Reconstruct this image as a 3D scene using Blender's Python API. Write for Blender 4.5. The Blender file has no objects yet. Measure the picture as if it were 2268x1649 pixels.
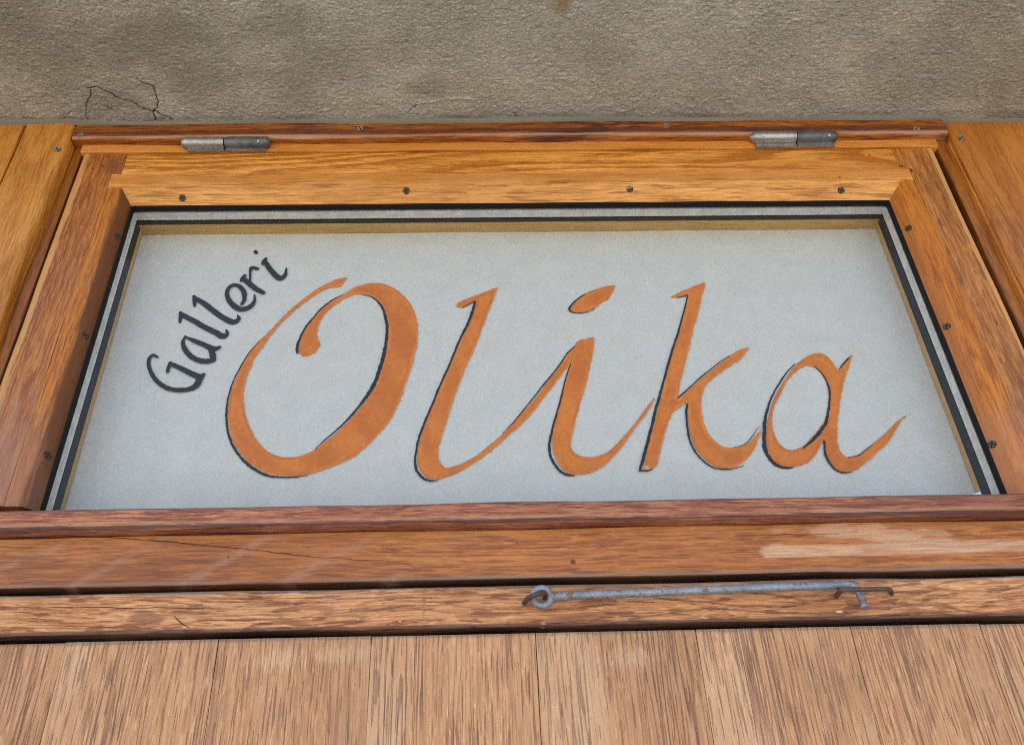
import bpy, bmesh, math, random
import numpy as np
from mathutils import Vector, Matrix

random.seed(7)
rng = np.random.default_rng(11)
SC = bpy.context.scene
COL = SC.collection

# ------------------------------------------------------------------ camera, sky, sun, exposure
CAM = np.array([-0.0464, -0.6518, 1.55])
ROT = np.array([[0.9998339, 0.0106896, -0.0147], [-0.0059979, -0.566089, -0.8243224], [-0.0171333, 0.8242748, -0.5659396]])
FPX, CX, CY, PW, PH = 1900.0, 1070.0, 824.0, 2268.0, 1649.0
u_, s_, vt_ = np.linalg.svd(ROT)
ROT = u_ @ vt_
cd = bpy.data.cameras.new('camera')
cam = bpy.data.objects.new('camera', cd)
COL.objects.link(cam)
cd.sensor_fit = 'HORIZONTAL'
cd.sensor_width = 36
cd.lens = FPX / PW * 36
cd.shift_x = (PW / 2 - CX) / PW
cd.clip_start = 0.02
cd.clip_end = 500
m4 = Matrix.Identity(4)
for r in range(3):
    for c in range(3):
        m4[r][c] = float(ROT[r][c])
    m4[r][3] = float(CAM[r])
cam.matrix_world = m4
SC.camera = cam

SUN_EL, SUN_SIDE = math.radians(52), math.radians(12)
sdir = Vector((-math.cos(SUN_SIDE) * math.cos(SUN_EL), math.sin(SUN_SIDE) * math.cos(SUN_EL), math.sin(SUN_EL)))
world = bpy.data.worlds.new('World')
SC.world = world
world.use_nodes = True
wn = world.node_tree.nodes
sky_tex = wn.new('ShaderNodeTexSky')
sky_tex.sky_type = 'NISHITA'
sky_tex.sun_disc = False
sky_tex.sun_elevation = SUN_EL
sky_tex.sun_rotation = math.atan2(sdir.x, sdir.y)
sky_tex.air_density = 1.0
sky_tex.dust_density = 3.0
sky_tex.ozone_density = 0.6
world.node_tree.links.new(sky_tex.outputs[0], wn['Background'].inputs['Color'])
wn['Background'].inputs['Strength'].default_value = 0.15
sl = bpy.data.lights.new('sun', 'SUN')
sl.energy = 4.5
sl.angle = math.radians(0.5)
sl.color = (1.0, 0.95, 0.88)
sun = bpy.data.objects.new('sun', sl)
COL.objects.link(sun)
sun.location = (0, 0, 20)
sun.rotation_euler = sdir.to_track_quat('Z', 'Y').to_euler()
SC.view_settings.view_transform = 'Standard'
SC.view_settings.look = 'None'
SC.view_settings.gamma = 1.0
SC.view_settings.use_curve_mapping = False
SC.render.engine = 'CYCLES'
SC.view_settings.exposure = 1.25
SC.cycles.use_denoising = False      # keeps the fine grain of wood and plaster
SC.cycles.use_adaptive_sampling = False
SC.cycles.filter_width = 1.0
SC.cycles.transparent_max_bounces = 32
SC.cycles.min_transparent_bounces = 32
SC.cycles.min_light_bounces = 3


# ------------------------------------------------------------------ helpers
def P(u, v, y=0.0):
    """point of the photograph (2268-wide pixels) on the vertical plane at depth y"""
    r = ROT @ np.array([u - CX, -(v - CY), -FPX])
    return CAM + r * ((y - CAM[1]) / r[1])


def PZ(u, v, z):
    r = ROT @ np.array([u - CX, -(v - CY), -FPX])
    return CAM + r * ((z - CAM[2]) / r[2])


def link(name, bm, mat, parent=None, smooth=True, angle=40):
    me = bpy.data.meshes.new(name)
    bmesh.ops.recalc_face_normals(bm, faces=bm.faces)
    bm.to_mesh(me)
    bm.free()
    o = bpy.data.objects.new(name, me)
    COL.objects.link(o)
    for m in (mat if isinstance(mat, (list, tuple)) else [mat]):
        me.materials.append(m)
    if smooth:
        me.polygons.foreach_set('use_smooth', [True] * len(me.polygons))
        me.set_sharp_from_angle(angle=math.radians(angle))
    if parent is not None:
        top = parent
        while top.parent:
            top = top.parent
        off = top.location
        if off.length > 0:
            me.transform(Matrix.Translation(-off))
        o.parent = parent
    return o


def tag(o, label, cat, group=None, kind=None):
    if label:
        o['label'] = label
    if cat:
        o['category'] = cat
    if group:
        o['group'] = group
    if kind:
        o['kind'] = kind
    return o


def thing(name, label, cat, loc=(0, 0, 0), group=None):
    o = bpy.data.objects.new(name, None)
    COL.objects.link(o)
    o.location = loc
    o.empty_display_size = 0.05
    return tag(o, label, cat, group)


def rrect(a0, a1, b0, b1, r, seg=3):
    """rounded rectangle; r is one radius or four (a0b0, a1b0, a1b1, a0b1)"""
    if not isinstance(r, (list, tuple)):
        r = [r] * 4
    cs = [((a0, b0), (1, 1), 180), ((a1, b0), (-1, 1), 270), ((a1, b1), (-1, -1), 0), ((a0, b1), (1, -1), 90)]
    out = []
    for (c, s, st), rr in zip(cs, r):
        if rr <= 0:
            out.append(c)
            continue
        o = (c[0] + s[0] * rr, c[1] + s[1] * rr)
        for k in range(seg + 1):
            t = math.radians(st + 90 * k / seg)
            out.append((o[0] + rr * math.cos(t), o[1] + rr * math.sin(t)))
    return out


def extrude(profile, axis, t0, t1, wob=0.0003, step=0.02, endfn=None, bm=None):
    """sweep a profile along x (profile in y,z) or z (profile in x,y), its edges gently uneven"""
    bm = bm or bmesh.new()
    n = max(2, int(abs(t1 - t0) / step) + 1)
    k = len(profile)
    ph = rng.uniform(0, 6.28, (2, 4))
    fr = rng.uniform(8, 60, (2, 4))
    rings = []
    for i in range(n):
        t = t0 + (t1 - t0) * i / (n - 1)
        row = []
        for j, (a, b) in enumerate(profile):
            g = j / k * 6.28
            wa = wob * float(np.sin(fr[0] * t + ph[0] + g * np.array([0, 1, 1, 2])).sum()) / 2.2
            wb = wob * float(np.sin(fr[1] * t + ph[1] + g * np.array([1, 0, 2, 1])).sum()) / 2.2
            p = (t, a + wa, b + wb) if axis == 'X' else (a + wa, b + wb, t)
            if endfn:
                p = endfn(p)
            row.append(bm.verts.new(p))
        rings.append(row)
    for r0, r1 in zip(rings, rings[1:]):
        for j in range(k):
            bm.faces.new((r0[j], r0[(j + 1) % k], r1[(j + 1) % k], r1[j]))
    bm.faces.new(rings[0])
    bm.faces.new(rings[-1][::-1])
    return bm


def box(bm, x0, x1, y0, y1, z0, z1, mi=0):
    vs = [bm.verts.new((x, y, z)) for x in (x0, x1) for y in (y0, y1) for z in (z0, z1)]
    for q in ((0, 1, 3, 2), (4, 6, 7, 5), (0, 4, 5, 1), (2, 3, 7, 6), (0, 2, 6, 4), (1, 5, 7, 3)):
        bm.faces.new([vs[i] for i in q]).material_index = mi
    return bm


def catmull(pts, n=6, closed=False):
    pts = [np.array(p, float) for p in pts]
    out = []
    m = len(pts)
    rngs = range(m if closed else m - 1)
    for i in rngs:
        p1, p2 = pts[i], pts[(i + 1) % m]
        p0 = pts[i - 1] if (closed or i > 0) else 2 * p1 - p2
        p3 = pts[(i + 2) % m] if (closed or i < m - 2) else 2 * p2 - p1
        for k in range(n):
            t = k / n
            out.append(0.5 * ((2 * p1) + (-p0 + p2) * t + (2 * p0 - 5 * p1 + 4 * p2 - p3) * t * t + (-p0 + 3 * p1 - 3 * p2 + p3) * t ** 3))
    if not closed:
        out.append(pts[-1])
    return out


def tube(path, radii, seg=12, bm=None, cap=True, jit=0.0):
    bm = bm or bmesh.new()
    pts = [Vector(p) for p in path]
    if not isinstance(radii, (list, tuple, np.ndarray)):
        radii = [radii] * len(pts)
    rings = []
    ref = None
    for i, p in enumerate(pts):
        d = (pts[min(i + 1, len(pts) - 1)] - pts[max(i - 1, 0)]).normalized()
        if ref is None:
            ref = d.cross(Vector((0.13, 0.9, 0.41))).normalized()
        ref = (ref - d * ref.dot(d)).normalized()
        q = d.cross(ref)
        rings.append([bm.verts.new(p + (ref * math.cos(2 * math.pi * k / seg) + q * math.sin(2 * math.pi * k / seg)) * (radii[i] * (1 + random.uniform(-jit, jit)))) for k in range(seg)])
    for a, b in zip(rings, rings[1:]):
        for k in range(seg):
            bm.faces.new((a[k], a[(k + 1) % seg], b[(k + 1) % seg], b[k]))
    if cap:
        bm.faces.new(rings[0])
        bm.faces.new(rings[-1][::-1])
    return bm


# ------------------------------------------------------------------ node helpers
class G:
    def __init__(self, name):
        self.mat = bpy.data.materials.new(name)
        self.mat.use_nodes = True
        self.t = self.mat.node_tree
        self.t.nodes.clear()
        self.out = self.t.nodes.new('ShaderNodeOutputMaterial')

    def n(self, typ, ins=None, **props):
        nd = self.t.nodes.new('ShaderNode' + typ)
        for k, v in props.items():
            setattr(nd, k, v)
        for k, v in (ins or {}).items():
            s = nd.inputs[k]
            if hasattr(v, 'is_output'):
                self.t.links.new(v, s)
            else:
                s.default_value = v
        return nd

    def math(self, op, a, b=None, clamp=False):
        nd = self.n('Math', operation=op, use_clamp=clamp)
        for i, v in enumerate((a, b)):
            if v is None:
                continue
            if hasattr(v, 'is_output'):
                self.t.links.new(v, nd.inputs[i])
            else:
                nd.inputs[i].default_value = v
        return nd.outputs[0]

    def mix(self, f, a, b, mode='MIX'):
        nd = self.n('Mix', data_type='RGBA', blend_type=mode)
        for s, v in ((nd.inputs[0], f), (nd.inputs[6], a), (nd.inputs[7], b)):
            if hasattr(v, 'is_output'):
                self.t.links.new(v, s)
            else:
                s.default_value = v if not isinstance(v, tuple) else (v + (1,) if len(v) == 3 else v)
        return nd.outputs[2]

    def step(self, v, lo, hi, a=0.0, b=1.0):
        nd = self.n('MapRange', {'Value': v, 'From Min': lo, 'From Max': hi, 'To Min': a, 'To Max': b})
        nd.interpolation_type = 'SMOOTHSTEP'
        return nd.outputs[0]

    def noise(self, vec, scale, detail=3.0, rough=0.55, dist=0.0):
        return self.n('TexNoise', {'Vector': vec, 'Scale': scale, 'Detail': detail, 'Roughness': rough, 'Distortion': dist}).outputs['Fac']

    def scale(self, vec, s, off=(0, 0, 0)):
        return self.n('Mapping', {'Vector': vec, 'Scale': s, 'Location': off}).outputs[0]

    def bump(self, h, strength, dist, normal=None):
        ins = {'Height': h, 'Strength': strength, 'Distance': dist}
        if normal is not None:
            ins['Normal'] = normal
        return self.n('Bump', ins).outputs[0]

    def finish(self, **ins):
        b = self.n('BsdfPrincipled', {k.replace('_', ' '): v for k, v in ins.items()})
        self.t.links.new(b.outputs[0], self.out.inputs['Surface'])
        return self.mat


def c4(c):
    return tuple(c) + (1.0,)


def wood(name, axis, light, mid, dark, ringn=9.0, ringmix=0.6, fib=0.35, pore=0.5, pore_scale=620, pore_len=16, patch=None,
         patch_amt=0.0, patch_scale=9, bands=(), spots=(), f1s=640.0, f2s=210.0, sat=1.12, f1len=22, rough=0.5, coat=0.15, bump=0.35, speck=0.5, seed=0.0, base=(0, 0, 0), extra=None, warp=0.010, rand=False, lines=0.0, line_scale=45.0, line_n=7.0, line_w=0.22, line_len=30, pale_amt=0.35):
    def sa(c):
        m = 0.3 * c[0] + 0.6 * c[1] + 0.1 * c[2]
        return tuple(max(0.003, m + (x - m) * sat) for x in c)
    light, mid, dark = sa(light), sa(mid), sa(dark)
    patch = sa(patch) if patch is not None else None
    g = G(name)
    obj = g.n('TexCoord').outputs['Object']
    wpos = g.n('VectorMath', {0: obj, 1: tuple(base)}, operation='ADD').outputs[0]
    off = g.n('VectorMath', {0: wpos, 1: (seed * 1.7, seed * 0.93, seed * 2.31)}, operation='ADD').outputs[0]
    if rand:
        rv = g.n('ObjectInfo').outputs['Random']
        cv = g.n('CombineXYZ', {0: g.math('MULTIPLY', rv, 13.0), 1: g.math('MULTIPLY', rv, 5.0), 2: g.math('MULTIPLY', rv, 9.0)}).outputs[0]
        off = g.n('VectorMath', {0: off, 1: cv}, operation='ADD').outputs[0]

    def st(k):
        return (1.0 / k, 1, 1) if axis == 'X' else (1, 1, 1.0 / k)
    # slow wander of the grain
    wn_ = g.n('TexNoise', {'Vector': g.scale(off, st(3.5)), 'Scale': 14.0, 'Detail': 2.0}).outputs['Color']
    wv = g.n('VectorMath', {0: wn_, 1: (0.5, 0.5, 0.5)}, operation='SUBTRACT').outputs[0]
    wv = g.n('VectorMath', {0: wv, 3: warp}, operation='SCALE').outputs[0]
    vec = g.n('VectorMath', {0: off, 1: wv}, operation='ADD').outputs[0]
    # growth rings
    rn = g.noise(g.scale(vec, st(9)), 16.0, 1.0, 0.4)
    fr = g.math('FRACT', g.math('MULTIPLY', rn, ringn))
    ring = g.math('MULTIPLY', g.step(fr, 0.05, 0.82), g.step(fr, 0.86, 1.0, 1.0, 0.0))
    # fibres and pores
    f1 = g.noise(g.scale(vec, st(f1len)), f1s, 3.0, 0.7)
    f2 = g.noise(g.scale(vec, st(12)), f2s, 3.0, 0.65)
    pn = g.noise(g.scale(vec, st(pore_len)), pore_scale, 2.0, 0.5)
    pores = g.step(pn, 0.575, 0.645)
    big = g.noise(g.scale(off, st(3)), 7.0, 3.0, 0.6)
    F1, F2 = g.step(f1, 0.36, 0.64), g.step(f2, 0.32, 0.68)
    v = g.math('MULTIPLY', g.math('SUBTRACT', ring, 0.1), ringmix)
    v = g.math('ADD', v, g.math('MULTIPLY', g.math('SUBTRACT', F2, 0.35), 1.0 * fib))
    v = g.math('ADD', v, g.math('MULTIPLY', g.math('SUBTRACT', F1, 0.3), 1.6 * fib), True)
    col = g.mix(v, c4(light), c4(mid))
    pale_ticks = g.step(g.noise(g.scale(vec, st(8)), 560.0, 2.0, 0.6), 0.57, 0.66, 0.0, pale_amt)  # short pale fibre ticks along the grain
    col = g.mix(pale_ticks, col, c4([min(1.0, c * 1.35 + 0.02) for c in light]))
    col = g.mix(g.step(big, 0.42, 0.68, 0.0, 0.45), col, c4(mid))
    if patch is not None:
        pt = g.noise(g.scale(off, st(4)), patch_scale, 4.0, 0.65, 0.4)
        pt = g.math('ADD', pt, g.math('MULTIPLY', g.math('SUBTRACT', f1, 0.5), 0.35))
        col = g.mix(g.math('MULTIPLY', g.step(pt, 0.5, 0.62), patch_amt), col, c4(patch))
    col = g.mix(g.math('MULTIPLY', pores, pore), col, c4(dark))
    lines_mask = None
    if lines:
        ln = g.noise(g.scale(vec, st(line_len)), line_scale, 1.5, 0.45)
        lf = g.math('FRACT', g.math('MULTIPLY', ln, line_n))
        lm = g.math('MULTIPLY', g.step(lf, 1.0 - line_w, 1.0 - line_w * 0.3), g.step(lf, 0.97, 1.0, 1.0, 0.0))
        lm = g.math('MULTIPLY', lm, g.step(g.noise(g.scale(off, st(10)), 30.0, 4.0, 0.65), 0.36, 0.66, 0.12, 1.0))
        lines_mask = lm
        col = g.mix(g.math('MULTIPLY', lm, lines), col, c4(dark))
    if rand:
        tone = g.step(g.math('FRACT', g.math('MULTIPLY', rv, 7.31)), 0.0, 1.0, 0.0, 0.28)
        col = g.mix(tone, col, g.mix(1.0, col, (0.74, 0.69, 0.68, 1), 'MULTIPLY'))
    sep = g.n('SeparateXYZ', {0: wpos})
    dirt = None
    for (ax, centre, width, colour, amt) in bands:
        co = sep.outputs['XYZ'.index(ax)]
        d = g.math('ABSOLUTE', g.math('SUBTRACT', co, centre))
        d = g.math('ADD', d, g.math('MULTIPLY', g.math('SUBTRACT', f2, 0.5), width * 1.6))
        d = g.math('ADD', d, g.math('MULTIPLY', g.math('SUBTRACT', big, 0.5), width * 1.5))
        mk = g.math('MULTIPLY', g.step(d, width * 0.35, width, 1.0, 0.0), amt)
        col = g.mix(mk, col, c4(colour))
    for (px, pz, rx, rz, colour, amt) in spots:
        dx = g.math('DIVIDE', g.math('SUBTRACT', sep.outputs[0], px), rx)
        dz = g.math('DIVIDE', g.math('SUBTRACT', sep.outputs[2], pz), rz)
        d = g.math('ADD', g.math('MULTIPLY', dx, dx), g.math('MULTIPLY', dz, dz))
        d = g.math('ADD', g.math('SQRT', d), g.math('MULTIPLY', g.math('SUBTRACT', F1, 0.5), 0.9))
        d = g.math('ADD', d, g.math('MULTIPLY', g.math('SUBTRACT', f2, 0.5), 1.0))
        col = g.mix(g.math('MULTIPLY', g.step(d, 0.6, 1.1, 1.0, 0.0), amt), col, c4(colour))
    if extra:
        col = extra(g, col, sep, f1, f2, big, off)
    if speck:
        vo = g.n('TexVoronoi', {'Vector': off, 'Scale': 55.0, 'Randomness': 1.0})
        sz = g.step(g.noise(off, 6.0, 2.0), 0.40, 0.75, 0.0, 0.085)
        rnd = g.n('SeparateColor', {0: vo.outputs['Color']}).outputs[0]
        on = g.math('GREATER_THAN', rnd, 0.55)
        sp = g.math('MULTIPLY', g.math('LESS_THAN', vo.outputs['Distance'], sz), on)
        col = g.mix(g.math('MULTIPLY', sp, speck), col, (0.025, 0.013, 0.008, 1))
    h = g.math('ADD', g.math('MULTIPLY', f1, 0.9), g.math('MULTIPLY', pores, -1.0))
    h = g.math('ADD', h, g.math('MULTIPLY', f2, 0.5))
    if lines_mask is not None:
        h = g.math('ADD', h, g.math('MULTIPLY', lines_mask, -1.2))
    nrm = g.bump(h, bump, 0.0006)
    rg = g.math('ADD', g.math('MULTIPLY', g.math('SUBTRACT', f2, 0.5), 0.35), rough, True)
    return g.finish(Base_Color=col, Roughness=rg, Normal=nrm, Coat_Weight=coat, Coat_Roughness=0.35, Specular_IOR_Level=0.4)


def metal(name, colour, rust=(0.12, 0.045, 0.02), rust_amt=0.5, rough=0.45, metallic=0.7, dull=(0.16, 0.17, 0.17), scale=160, rt=0.60):
    g = G(name)
    o = g.n('TexCoord').outputs['Object']
    n1 = g.noise(o, scale, 4.0, 0.65)
    n2 = g.noise(o, scale * 3.5, 3.0, 0.6)
    n3 = g.noise(o, scale * 0.4, 3.0, 0.6)
    col = g.mix(g.step(n3, 0.35, 0.65), c4(colour), c4(dull))
    col = g.mix(g.step(n2, 0.45, 0.75, 0.0, 0.5), col, c4([c * 1.5 for c in colour]))
    rm = g.math('MULTIPLY', g.step(n1, rt, rt + 0.06), rust_amt)
    col = g.mix(rm, col, c4(rust))
    met = g.math('MULTIPLY', g.math('SUBTRACT', 1.0, rm), metallic)
    rg = g.math('ADD', g.math('MULTIPLY', n2, 0.3), rough - 0.12, True)
    nrm = g.bump(g.math('ADD', n2, n1), 0.4, 0.0004)
    return g.finish(Base_Color=col, Metallic=met, Roughness=rg, Normal=nrm)


def plain(name, colour, rough=0.6, var=0.25, scale=60, bump=0.2, spec=0.4, stretch=(1, 1, 1), bdist=0.0005):
    g = G(name)
    o = g.scale(g.n('TexCoord').outputs['Object'], stretch)
    n1 = g.noise(o, scale, 5.0, 0.6)
    n2 = g.noise(o, scale * 6, 3.0, 0.6)
    dk = [c * (1 - var) for c in colour]
    lt = [min(1, c * (1 + var)) for c in colour]
    col = g.mix(g.math('ADD', g.math('MULTIPLY', n1, 0.7), g.math('MULTIPLY', n2, 0.3), True), c4(dk), c4(lt))
    return g.finish(Base_Color=col, Roughness=rough, Normal=g.bump(n2, bump, bdist), Specular_IOR_Level=spec)


# ------------------------------------------------------------------ materials
BROWN = (0.16, 0.06, 0.02)
GREY = (0.20, 0.175, 0.155)
KNOT = (0.05, 0.02, 0.012)
WB = (0.0, 0.0, 1.84)       # base point of the window


def spot(u, v, y, rx, rz, colour, amt=0.9):
    p = P(u, v, y)
    return (float(p[0]), float(p[2]), rx, rz, colour, amt)


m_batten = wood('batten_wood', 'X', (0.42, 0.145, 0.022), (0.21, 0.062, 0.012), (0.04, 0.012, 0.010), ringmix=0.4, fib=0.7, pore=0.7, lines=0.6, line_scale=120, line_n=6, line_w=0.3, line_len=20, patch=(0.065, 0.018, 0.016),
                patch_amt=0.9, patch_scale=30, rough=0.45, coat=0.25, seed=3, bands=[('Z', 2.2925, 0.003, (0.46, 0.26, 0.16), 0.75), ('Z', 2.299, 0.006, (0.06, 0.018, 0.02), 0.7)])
m_head = wood('frame_head_wood', 'X', (0.60, 0.26, 0.07), (0.46, 0.18, 0.042), BROWN, ringmix=0.3, fib=0.3, pore=0.25, seed=5, coat=0.15, speck=0.9)
m_jamb = wood('jamb_wood', 'Z', bands=[('X', -0.4775, 0.003, (0.05, 0.018, 0.008), 0.75), ('X', -0.4662, 0.0018, (0.05, 0.016, 0.008), 0.7), ('X', 0.4703, 0.002, (0.05, 0.016, 0.008), 0.6)], light=(0.36, 0.135, 0.025), mid=(0.20, 0.060, 0.011), dark=(0.10, 0.032, 0.01), ringmix=0.4, fib=0.5, pore=0.5, seed=8, coat=0.2)
m_toprail = wood('top_rail_wood', 'X', (0.76, 0.37, 0.105), (0.38, 0.130, 0.026), (0.18, 0.058, 0.014), ringn=17, ringmix=1.0, fib=0.45, pore=0.35, seed=12.4, coat=0.25, speck=0.9, base=WB)
m_topbead = wood('top_bead_wood', 'X', (0.74, 0.38, 0.12), (0.42, 0.165, 0.038), (0.20, 0.062, 0.015), ringn=11, ringmix=0.4, fib=0.5, lines=0.45, line_scale=110, line_n=6, line_w=0.25, pore=0.6, pore_scale=330, seed=21, coat=0.25,
                 base=WB, speck=0.8, bands=[('Z', 2.237, 0.008, (0.52, 0.175, 0.026), 0.6)])
m_stile_l = wood('left_stile_wood', 'Z', (0.50, 0.205, 0.058), (0.24, 0.076, 0.021), (0.10, 0.034, 0.017), ringmix=0.4, fib=0.7, pore=0.55, lines=0.5, line_scale=150, line_n=6, line_w=0.3, pale_amt=0.5, patch=(0.15, 0.050, 0.020), patch_amt=0.7,
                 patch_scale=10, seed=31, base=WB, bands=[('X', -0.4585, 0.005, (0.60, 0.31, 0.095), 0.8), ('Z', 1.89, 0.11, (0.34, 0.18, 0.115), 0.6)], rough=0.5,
                 spots=[spot(227, 367, -0.018, 0.0016, 0.002, KNOT), spot(206, 373, -0.018, 0.0012, 0.0016, KNOT), spot(252, 365, -0.018, 0.011, 0.012, (0.19, 0.068, 0.018), 0.6)])
m_stile_r = wood('right_stile_wood', 'Z', (0.50, 0.215, 0.065), (0.29, 0.10, 0.029), (0.12, 0.044, 0.02), ringmix=0.3, fib=0.6, lines=0.35, line_scale=150, line_n=6, line_w=0.3, pale_amt=0.5, pore=0.55, pore_scale=240, pore_len=6, patch=(0.22, 0.085, 0.028),
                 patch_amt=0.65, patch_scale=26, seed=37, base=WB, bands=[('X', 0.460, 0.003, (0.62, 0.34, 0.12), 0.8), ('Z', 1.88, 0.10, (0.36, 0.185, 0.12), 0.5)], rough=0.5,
                 spots=[spot(1997, 367, -0.018, 0.0021, 0.0022, KNOT), spot(2018, 376, -0.018, 0.0018, 0.0022, KNOT), spot(2035, 445, -0.018, 0.0016, 0.0012, KNOT)])
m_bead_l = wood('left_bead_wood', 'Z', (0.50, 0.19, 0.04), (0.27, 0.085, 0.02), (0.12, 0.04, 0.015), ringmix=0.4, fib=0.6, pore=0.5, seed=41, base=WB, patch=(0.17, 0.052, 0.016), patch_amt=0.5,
                bands=[('Z', 1.88, 0.09, (0.42, 0.21, 0.12), 0.45), ('X', -0.4035, 0.0095, (0.12, 0.038, 0.006), 0.9)])  # dark X band paints shade onto the right-facing bevel
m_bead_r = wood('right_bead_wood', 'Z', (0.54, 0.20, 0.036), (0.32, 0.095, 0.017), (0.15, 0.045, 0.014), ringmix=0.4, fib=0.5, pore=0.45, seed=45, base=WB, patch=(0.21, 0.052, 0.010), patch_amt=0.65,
                bands=[('Z', 1.88, 0.08, (0.42, 0.19, 0.105), 0.45), ('X', 0.4030, 0.0075, (0.30, 0.095, 0.012), 0.6)])  # X band paints a weaker shade onto this bevel
m_botrail = wood('bottom_rail_wood', 'X', (0.46, 0.205, 0.115), (0.24, 0.085, 0.050), (0.09, 0.034, 0.030), ringmix=0.4, fib=0.8, pore=0.6, patch=(0.19, 0.068, 0.045), patch_amt=0.65,
                 patch_scale=12, seed=52, base=WB, rough=0.6, coat=0.0, bump=0.6, pale_amt=0.6, bands=[('Z', 1.8330, 0.002, (0.05, 0.022, 0.02), 0.8), ('Z', 1.849, 0.002, (0.11, 0.075, 0.07), 0.6), ('Z', 1.8365, 0.0018, (0.50, 0.29, 0.16), 0.4)])


def transom_extra(g, col, sep, f1, f2, big, off):
    x, z = sep.outputs[0], sep.outputs[2]
    # silvery ray flecks crossing the grain, on the left half
    n2 = g.noise(off, 17.0, 2.0)
    q = g.math('SUBTRACT', x, g.math('MULTIPLY', z, 1.75))
    q = g.math('ADD', q, g.math('MULTIPLY', g.math('SUBTRACT', n2, 0.5), 0.03))
    q = g.math('ADD', q, g.math('MULTIPLY', g.math('SUBTRACT', f1, 0.5), 0.022))
    w = g.math('ABSOLUTE', g.math('SUBTRACT', g.math('FRACT', g.math('MULTIPLY', q, 12.5)), 0.5))
    fl = g.math('MULTIPLY', g.step(w, 0.02, 0.12, 1.0, 0.0), g.step(x, -0.20, 0.02, 1.0, 0.0))
    fl = g.math('MULTIPLY', fl, g.step(g.noise(off, 40.0, 3.0), 0.30, 0.6, 0.06, 0.34))
    col = g.mix(fl, col, (0.42, 0.27, 0.195, 1))
    # bare worn wood on the right, with a ragged lower edge
    edge = g.math('ADD', z, g.math('MULTIPLY', g.math('SUBTRACT', big, 0.5), 0.020))
    edge = g.math('ADD', edge, g.math('MULTIPLY', g.math('SUBTRACT', f1, 0.5), 0.004))
    lo = g.step(edge, 1.8005, 1.8018)
    wav = g.noise(g.scale(off, (0.35, 1, 1)), 30.0, 3.0, 0.6)
    wav = g.math('ADD', wav, g.math('MULTIPLY', g.math('SUBTRACT', f1, 0.5), 0.3))
    hi = g.step(edge, 1.809, 1.811, 1.0, 0.0)
    rx = g.step(g.math('ADD', x, g.math('MULTIPLY', g.math('SUBTRACT', wav, 0.5), 0.16)), 0.19, 0.197)
    m = g.math('MULTIPLY', g.math('MULTIPLY', lo, rx), g.math('ADD', g.math('MULTIPLY', hi, 0.8), g.step(wav, 0.50, 0.53, 0.0, 0.8), True))
    return g.mix(g.math('MULTIPLY', m, 0.9), col, g.mix(g.step(f1, 0.4, 0.6), (0.66, 0.42, 0.25, 1), (0.50, 0.28, 0.155, 1)))


m_transom = wood('transom_wood', 'X', (0.47, 0.19, 0.068), (0.27, 0.094, 0.036), (0.10, 0.038, 0.025), ringmix=0.2, fib=0.6, pore=0.45, f1s=620, lines=0.3, line_scale=170, line_n=6, line_w=0.3, pale_amt=0.45, pore_scale=500, patch=(0.19, 0.068, 0.034), patch_amt=0.6,
                 patch_scale=8, seed=61, rough=0.55, coat=0.05, extra=transom_extra, bands=[('Z', 1.7900, 0.0024, GREY, 0.65), ('Z', 1.7880, 0.0016, (0.030, 0.014, 0.007), 0.88), ('Z', 1.829, 0.006, (0.46, 0.19, 0.045), 0.5)],  # near-black Z band paints the gap's shade onto the transom underside
                 spots=[spot(1269, 1248, -0.024, 0.0017, 0.002, KNOT, 0.8), spot(2019, 1152 + 30, -0.024, 0.0013, 0.001, KNOT, 0.8)])
WHITE = (0.75, 0.68, 0.58)
m_doorrail = wood('door_rail_wood', 'X', (0.64, 0.345, 0.175), (0.39, 0.165, 0.076), (0.12, 0.046, 0.03), ringn=13, ringmix=0.35, fib=0.75, pore=0.6, pore_scale=420, pore_len=10, patch=(0.29, 0.125, 0.062),
                  patch_amt=0.55, patch_scale=11, seed=73, rough=0.65, coat=0.0, bump=0.9, warp=0.022, lines=0.75, line_scale=45, line_n=11, line_w=0.3, line_len=11, pale_amt=0.6,
                  bands=[('Z', 1.7842, 0.0033, (0.15, 0.125, 0.11), 0.8), ('Z', 1.7535, 0.0022, (0.075, 0.04, 0.04), 0.8), ('Z', 1.7519, 0.0013, (0.030, 0.014, 0.007), 0.88)],  # last Z band paints shade onto the underside of the rail
                  spots=[spot(868, 1386, -0.022, 0.0026, 0.0008, WHITE, 0.6), spot(886, 1380, -0.022, 0.0014, 0.0013, WHITE, 0.6), spot(1862, 1363, -0.022, 0.0026, 0.0009, WHITE, 0.8), spot(322, 1372, -0.022, 0.012, 0.006, (0.22, 0.085, 0.05), 0.7),
                         spot(741, 1346, -0.022, 0.0011, 0.010, (0.40, 0.30, 0.27), 0.6), spot(939, 1340, -0.022, 0.0011, 0.011, (0.24, 0.13, 0.10), 0.5), spot(1203, 1385, -0.022, 0.0022, 0.0016, (0.33, 0.28, 0.28), 0.8)])
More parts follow.
